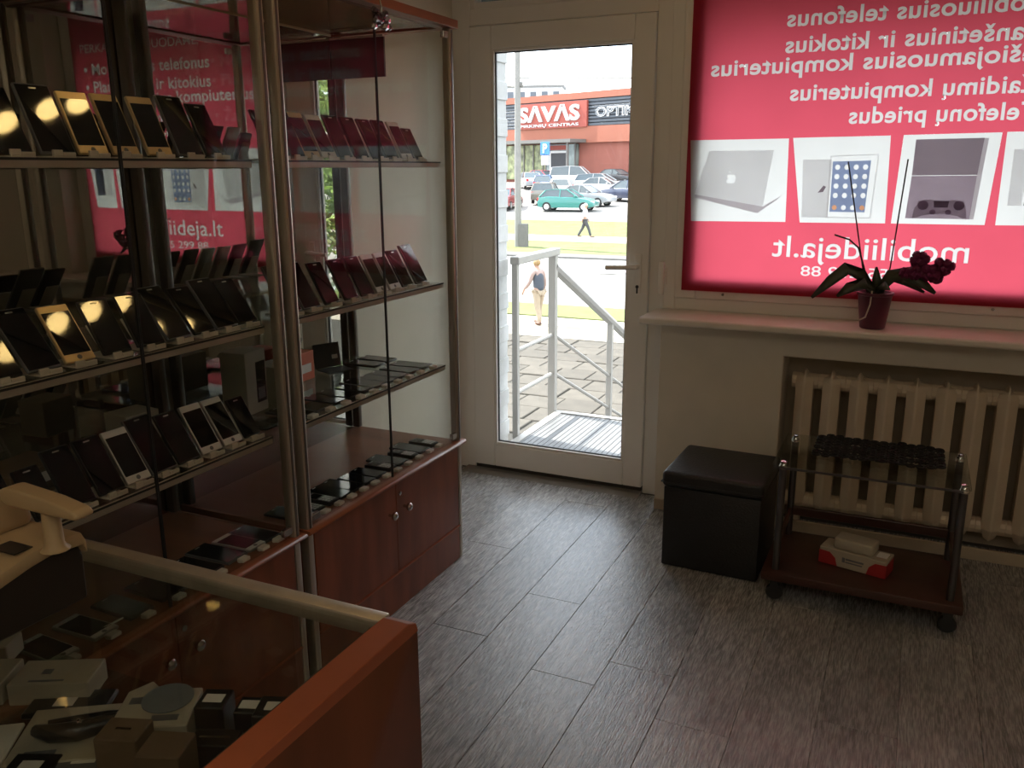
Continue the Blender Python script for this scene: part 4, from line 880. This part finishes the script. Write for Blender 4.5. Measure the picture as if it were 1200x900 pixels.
cbox('tall brown carton standing beside the router carton in the counter', -.835, .640, .055, .045, .075, R(20), 'box_brown', [('foil_line', (-.01, .01, -.002, .002, .0751, .0755), 'chrome')])
cbox('second tall brown carton with a pale edge in the counter', -.770, .645, .055, .050, .070, R(20), 'box_brown', [('pale_edge', (-.0279, -.0275, -.02, .02, .005, .06), 'paper')])
cbox('grey blister pack with metal contacts before the router carton', -.905, .640, .075, .05, .012, R(30), 'grey_pl', [('sticker', (-.02, .01, -.012, .012, .0121, .0125), 'paper')])
cbox('black phone battery pack with label between blister pack and headset', -.955, .592, .06, .05, .016, R(24), 'black', [('sticker', (-.014, .014, -.008, .01, .0161, .0165), 'paper')])
cbox('crumpled pink and red sweet packet near the counter front', -1.00, .555, .045, .025, .012, R(-30), 'red', [('print', (-.01, .01, -.004, .004, .0121, .0125), 'paper')])
cbox('white card sheet with a black clip at the counter front corner', -1.085, .585, .13, .09, .006, R(35), 'paper', [('clip', (-.03, .01, -.02, .01, .0061, .02), 'black')])
cbox('price card leaning flat beside the disc in the counter', -.90, .675, .04, .022, .004, R(30), 'paper')

# cash register
rg = thing('cash_register', 'beige cash register with dark sides and raised customer display on the counter', 'cash register', (-.945, .70, CT + .0012))
prof = [(.005, 0), (.006, .080), (.0, .094), (-.045, .098), (-.075, .094), (-.115, .085), (-.20, .060), (-.27, .045), (-.27, 0)]
part('body', MB().prism([(y * .97 - .004, max(0, z - .018)) for y, z in prof], -.36, -.002, 'x'), 'reg_black', rg, .003, 1)
part('top_shell', MB().prism([(y, z - .018) for y, z in prof[1:-1]] + [(y, z) for y, z in reversed(prof[1:-1])], -.37, .002, 'x'), 'beige', rg, .004, 2, True)
part('printer_cover', MB().prism([(-.005, .095), (-.010, .135), (-.03, .148), (-.075, .140), (-.11, .095)], -.36, -.075, 'x'), 'beige', rg, .012, 3, True)
part('badge', MB().box(-.052, -.010, -.085, -.060, .0955, .0972), 'black', rg)
sk = part('display_stalk', MB().lathe([(.018, .096), (.0145, .099), (.0115, .104), (.0105, .150)], (.012, -.046, -.004), 14), 'beige', rg, smooth=True)
dp = part('customer_display', MB().prism([(-.060, .149), (-.060, .164), (-.044, .169), (.030, .163), (.070, .156), (.078, .150), (.074, .144), (.03, .143), (-.05, .144)], -.060, -.034, 'y'), 'beige', rg, .005, 3, True)
part('display_window', B(-.045, .05, -.0342, -.0332, .147, .156), 'screen', dp)
cbl = tag(part('charging_cable', MB().tube([(-1.60, 1.17, .486), (-1.585, 1.21, .492), (-1.59, 1.26, .487), (-1.575, 1.30, .487)], .0022, 6), 'white', None, smooth=True), 'thin white charging cable with tag lying on the cabinet deck behind the register', 'cable')
part('plug', B(-1.583, -1.563, 1.30, 1.325, .4835, .490), 'white', cbl, .002)

# ================================================================== under the window
# ottoman
ot = thing('ottoman', 'black leatherette cube ottoman with lid standing beside the glass cart', 'ottoman', (-.585, 3.20, 0), (0, 0, R(-1.5)))
part('box', B(-.182, .182, -.176, .176, .002, .325), 'leather', ot, .006, 2, True)
part('lid', B(-.190, .190, -.185, .185, .326, .388), 'leather', ot, .018, 4, True)
part('seam', MB().box(-.1915, .1915, -.1865, .1865, .345, .348), 'seal', ot)

# radiator
rd = thing('radiator', 'cream cast-iron column radiator in the recess under the window', 'radiator', (-.35, 3.655, .0))
def section_mesh():
    mb = MB(); n = 6
    def ring(z, w, d0, d1, rid): return [(-w, d1, z), (-w, -d0 * .58, z), (-rid, -d0, z), (rid, -d0, z), (w, -d0 * .58, z), (w, d1, z)]
    lv = [(.058, .005, .014, .01, .002), (.075, .020, .030, .03, .003), (.115, .032, .056, .04, .004), (.16, .0345, .060, .045, .004), (.60, .0345, .060, .045, .004), (.645, .036, .060, .045, .004), (.664, .030, .052, .04, .003), (.672, .010, .046, .03, .003), (.692, .003, .040, .0, .002)]
    vs = [p for l in lv for p in ring(*l)]
    fs = [(i * n + j, i * n + (j + 1) % n, (i + 1) * n + (j + 1) % n, (i + 1) * n + j) for i in range(len(lv) - 1) for j in range(n)]
    mb.add(vs, fs + [tuple(range(n)), tuple((len(lv) - 1) * n + j for j in range(n))])
    for z in (.118, .640): mb.tube([(-.0524, 0, z), (.0524, 0, z)], .033, 12)
    return mb.mesh('section', 'rad', .0015, 1, False)
sm_ = section_mesh()
for k in range(13): obj('section', sm_, rd, (k * .105, 0, 0))
part('pipe', MB().tube([(-.052, 0, .118), (-.075, 0, .118)], .018, 10), 'rad', rd)
for k in (0, 12): part('bracket', B(k * .105 - .01, k * .105 + .01, .033, .109, .60, .62), 'rad', rd)
part('foot', MB().box(-.02, .02, -.02, .02, 0.001, .065).box(12 * .105 - .02, 12 * .105 + .02, -.02, .02, .001, .065), 'rad', rd)

# glass tea cart
ca = thing('tea_cart', 'low trolley table with glass top, dark posts and mahogany lower shelf', 'trolley', (-.06, 3.09, 0))
part('glass_top', MB().prism([(-.305, -.18), (-.28, -.205), (.28, -.205), (.305, -.18), (.305, .20), (-.305, .20)], .505, .513, 'z'), 'glass_cart', ca, .001, 1)
part('glass_edge', MB().box(-.28, .28, -.207, -.2052, .505, .513), 'cart_post', ca)
part('lower_shelf', B(-.315, .325, -.205, .20, .085, .118), 'cart_wood', ca, .006, 2, True)
for sx, sy in ((-.27, -.165), (.285, -.165), (-.27, .165), (.285, .165)):
    p_ = part('post', MB().tube([(sx, sy, .118), (sx, sy, .500)], .013, 12), 'cart_post', ca, smooth=True)
    part('cap', MB().lathe([(.016, .494), (.016, .504), (.010, .5145), (.012, .520), (.004, .524)], (sx, sy, 0), 12), 'chrome', p_, smooth=True)
    c_ = part('caster', MB().lathe([(.026, -.010), (.03, -.006), (.03, .006), (.026, .010)], n=14, m=Matrix.Translation((sx, sy, .031)) @ Matrix.Rotation(R(90), 4, 'X')), 'black', ca, smooth=True)
    part('fork', B(sx - .014, sx + .014, sy - .014, sy + .014, .055, .086), 'black', c_)
part('back_rail', MB().box(-.27, .285, .158, .172, .20, .235), 'cart_wood', ca, .003)
for x in (-.276, .279): part('side_rail', B(x, x + .012, -.165, .165, .20, .23), 'cart_wood', ca, .003)
lm = MB()
for i in range(14):
    for j in range(8):
        x, y = -.198 + i * .0305, -.108 + j * .031
        lm.torus((x, y, random.uniform(.006, .016)), .0125, .0042, 10, 5)
        if i < 13: lm.tube([(x + .012, y, .008), (x + .0185, y + random.uniform(-.006, .006), .011)], .0036, 5)
        if j < 7: lm.tube([(x, y + .012, .008), (x + random.uniform(-.006, .006), y + .019, .011)], .0036, 5)
o = tag(obj('lace_runner', lm.mesh('lace_runner', 'lace', 0, 1, True), None, (-.04, 3.165, .5118)), 'black openwork lace runner lying on the glass cart top', 'table runner')
# carton with a white device on the cart's lower shelf
sb = thing('product_box', 'white and dark red product carton with rounded red ends on the cart shelf', 'box', (-.075, 3.06, .1192), (0, 0, R(-14)))
part('carton', B(-.115, .115, -.045, .045, 0, .062), 'box_white', sb, .002, 1)
for s in (-1, 1): part('red_end', MB().prism([(s * .1155, .001), (s * .05, .001), (s * .058, .030), (s * .078, .048), (s * .1155, .050)], -.0458, .0458, 'y'), 'red', sb)
for k, (x0, x1) in enumerate([(-.034, -.024), (-.022, .040), (-.022, .036)]): part('print_bar', B(x0, x1, -.0462, -.0452, *((.022, .040) if k == 0 else (.032, .039) if k == 1 else (.022, .027))), 'grey_pl', sb)
wd = thing('white_adapter', 'rounded white adapter resting on top of the red-ended carton', 'adapter', (-.080, 3.065, .1815), (0, 0, R(-14)))
part('housing', B(-.065, .070, -.040, .040, 0, .040), 'box_white', wd, .008, 3, True)
part('flap', MB().box(.078, .112, -.02, .02, .0006, .004), 'white', wd)

# orchid on the sill
oc = thing('orchid', 'potted orchid with dark magenta flowers and bare stakes on the window sill', 'plant', (-.113, 3.555, .8955))
part('pot', MB().lathe([(.042, 0), (.046, .004), (.062, .128), (.067, .130), (.067, .140), (.060, .140), (.056, .128)], n=26), 'pot', oc, smooth=True)
part('soil', MB().lathe([(.055, .120), (.050, .130), (.02, .138), (.002, .139)], n=16), 'soil', oc, smooth=True)
def leaf_mesh(pts, wmax, up=(0, 0, 1)):
    n = len(pts); vs = []; fs = []
    for i, p in enumerate(pts):
        p = Vector(p); d = (Vector(pts[min(i + 1, n - 1)]) - Vector(pts[max(i - 1, 0)])).normalized(); sd_ = d.cross(Vector(up)).normalized(); t_ = i / (n - 1)
        w_ = wmax * (math.sin(math.pi * min(1, .12 + t_ * .86)) ** .6) + .001; nn = sd_.cross(d).normalized()
        vs += [p - sd_ * w_ + nn * w_ * .25, p - nn * .001, p + sd_ * w_ + nn * w_ * .25, p - nn * .004]
    for i in range(n - 1):
        a = 4 * i; b = a + 4
        fs += [(a, a + 1, b + 1, b), (a + 1, a + 2, b + 2, b + 1), (a + 2, a + 3, b + 3, b + 2), (a + 3, a, b, b + 3)]
    return MB().add(vs, fs + [(0, 1, 2, 3), tuple(4 * (n - 1) + k for k in (3, 2, 1, 0))])
LV = [([(-.01, 0, .14), (-.06, -.01, .205), (-.11, -.03, .225), (-.16, -.045, .180), (-.225, -.055, .112)], .026),
      ([(.01, 0, .14), (.05, -.01, .205), (.10, -.02, .215), (.15, -.03, .190), (.205, -.04, .150)], .026),
      ([(0, -.01, .14), (-.04, -.05, .175), (-.09, -.085, .16), (-.13, -.10, .128)], .024),
      ([(.01, .0, .14), (.05, .03, .19), (.10, .045, .18), (.17, .05, .14)], .02),
      ([(0, 0, .14), (.0, .0, .19), (-.005, .0, .235)], .016), ([(0, -.01, .14), (.03, -.05, .17), (.05, -.075, .16)], .018)]
for pts, w_ in LV: part('leaf', leaf_mesh(pts, w_, (0, -1, .55)), 'leaf', oc, smooth='all')
part('stake', MB().tube([(-.025, .005, .12), (-.055, .005, .235), (-.139, .005, .625)], .0028, 6), 'stake', oc)
part('stake', MB().tube([(.025, .01, .12), (.043, .01, .235), (.066, .01, .632)], .0028, 6), 'stake', oc)
part('stem', MB().tube([(-.02, 0, .14), (-.045, 0, .22), (-.075, 0, .305), (-.11, 0, .335), (-.165, 0, .352)], .0035, 6), 'stem', oc, smooth=True)
part('flower_stem', MB().tube([(.02, 0, .14), (.06, -.01, .21), (.12, -.02, .245), (.18, -.02, .25), (.225, -.02, .26)], .0032, 6), 'stem', oc, smooth=True)
part('aerial_root', MB().tube([(-.01, -.055, .15), (-.012, -.070, .10), (-.025, -.062, .05), (-.045, -.04, .035)], .003, 6), 'clear', oc, smooth=True)
def flower(cx, cz, cyy, s, seed):
    rn = random.Random(seed); mb = MB()
    for k in range(6):
        a = k * 1.047 + rn.uniform(-.2, .2); l = s * rn.uniform(.85, 1.1)
        ca_, sa = math.cos(a), math.sin(a)
        pts = [(cx, cyy, cz), (cx + ca_ * l * .4, cyy - .012, cz + sa * l * .4), (cx + ca_ * l * .8, cyy - .010, cz + sa * l * .8), (cx + ca_ * l, cyy + .003, cz + sa * l)]
        q = leaf_mesh(pts, s * .42, (0, -1, 0)); mb.add(q.v, q.f)
    f_ = part('flower', mb, 'petal', oc, smooth='all'); part('lip', MB().ball((cx, cyy - .02, cz - .004), .010, 1, (1, 1.3, 1)), 'petal', f_)
for i, (cx, cz, cyy, s) in enumerate([(.140, .270, -.02, .036), (.178, .222, -.03, .038), (.222, .246, -.02, .038), (.128, .222, -.03, .030), (.205, .205, -.01, .026), (.10, .215, -.02, .026)]): flower(cx, cz, cyy, s, i)

# ================================================================== ceiling downlights, then added fill panels
for i, (x, y, lab) in enumerate([(-.86, 3.01, 'nearest the glass door'), (-.90, 2.10, 'over the middle of the cabinets'), (-.94, 1.20, 'over the counter end of the cabinets'), (.75, 1.6, 'added as fill over the open floor'), (-.94, -.2, 'added as fill behind the counter'), (.75, -.4, 'added as fill at the rear wall')]):  # last three are unseen, added to give warm fill light
    t = thing('downlight', f'round warm recessed ceiling downlight {lab}', 'lamp', (x, y, CZ), group='round ceiling downlights')
    part('ring', MB().lathe([(.048, -.001), (.062, -.001), (.062, -.006), (.050, -.012), (.048, -.012), (.048, -.001)], n=20, cap=False), 'steel', t, smooth=True)
    part('lens', MB().lathe([(.047, -.002), (.047, -.006), (.02, -.009), (.002, -.010)], n=20), 'lamp', t, smooth=True)
for i, (x, y, lab) in enumerate([(-.2, -1.1, 'at the middle of the rear'), (.9, -1.1, 'by the plain wall'), (1.2, -.2, 'added as fill over the open floor')]):  # unseen panels added to fill the room with light from behind
    t = thing('fill_panel', f'added square warm fill light panel {lab}, behind the camera', 'lamp', (x, y, CZ), group='added square fill light panels')
    part('frame', frame(-.31, .31, -.31, .31, .02, 0, .02), 'pvc', t).rotation_euler = (R(90), 0, 0)
    part('diffuser', B(-.29, .29, -.29, .29, -.014, -.004), 'panel', t)
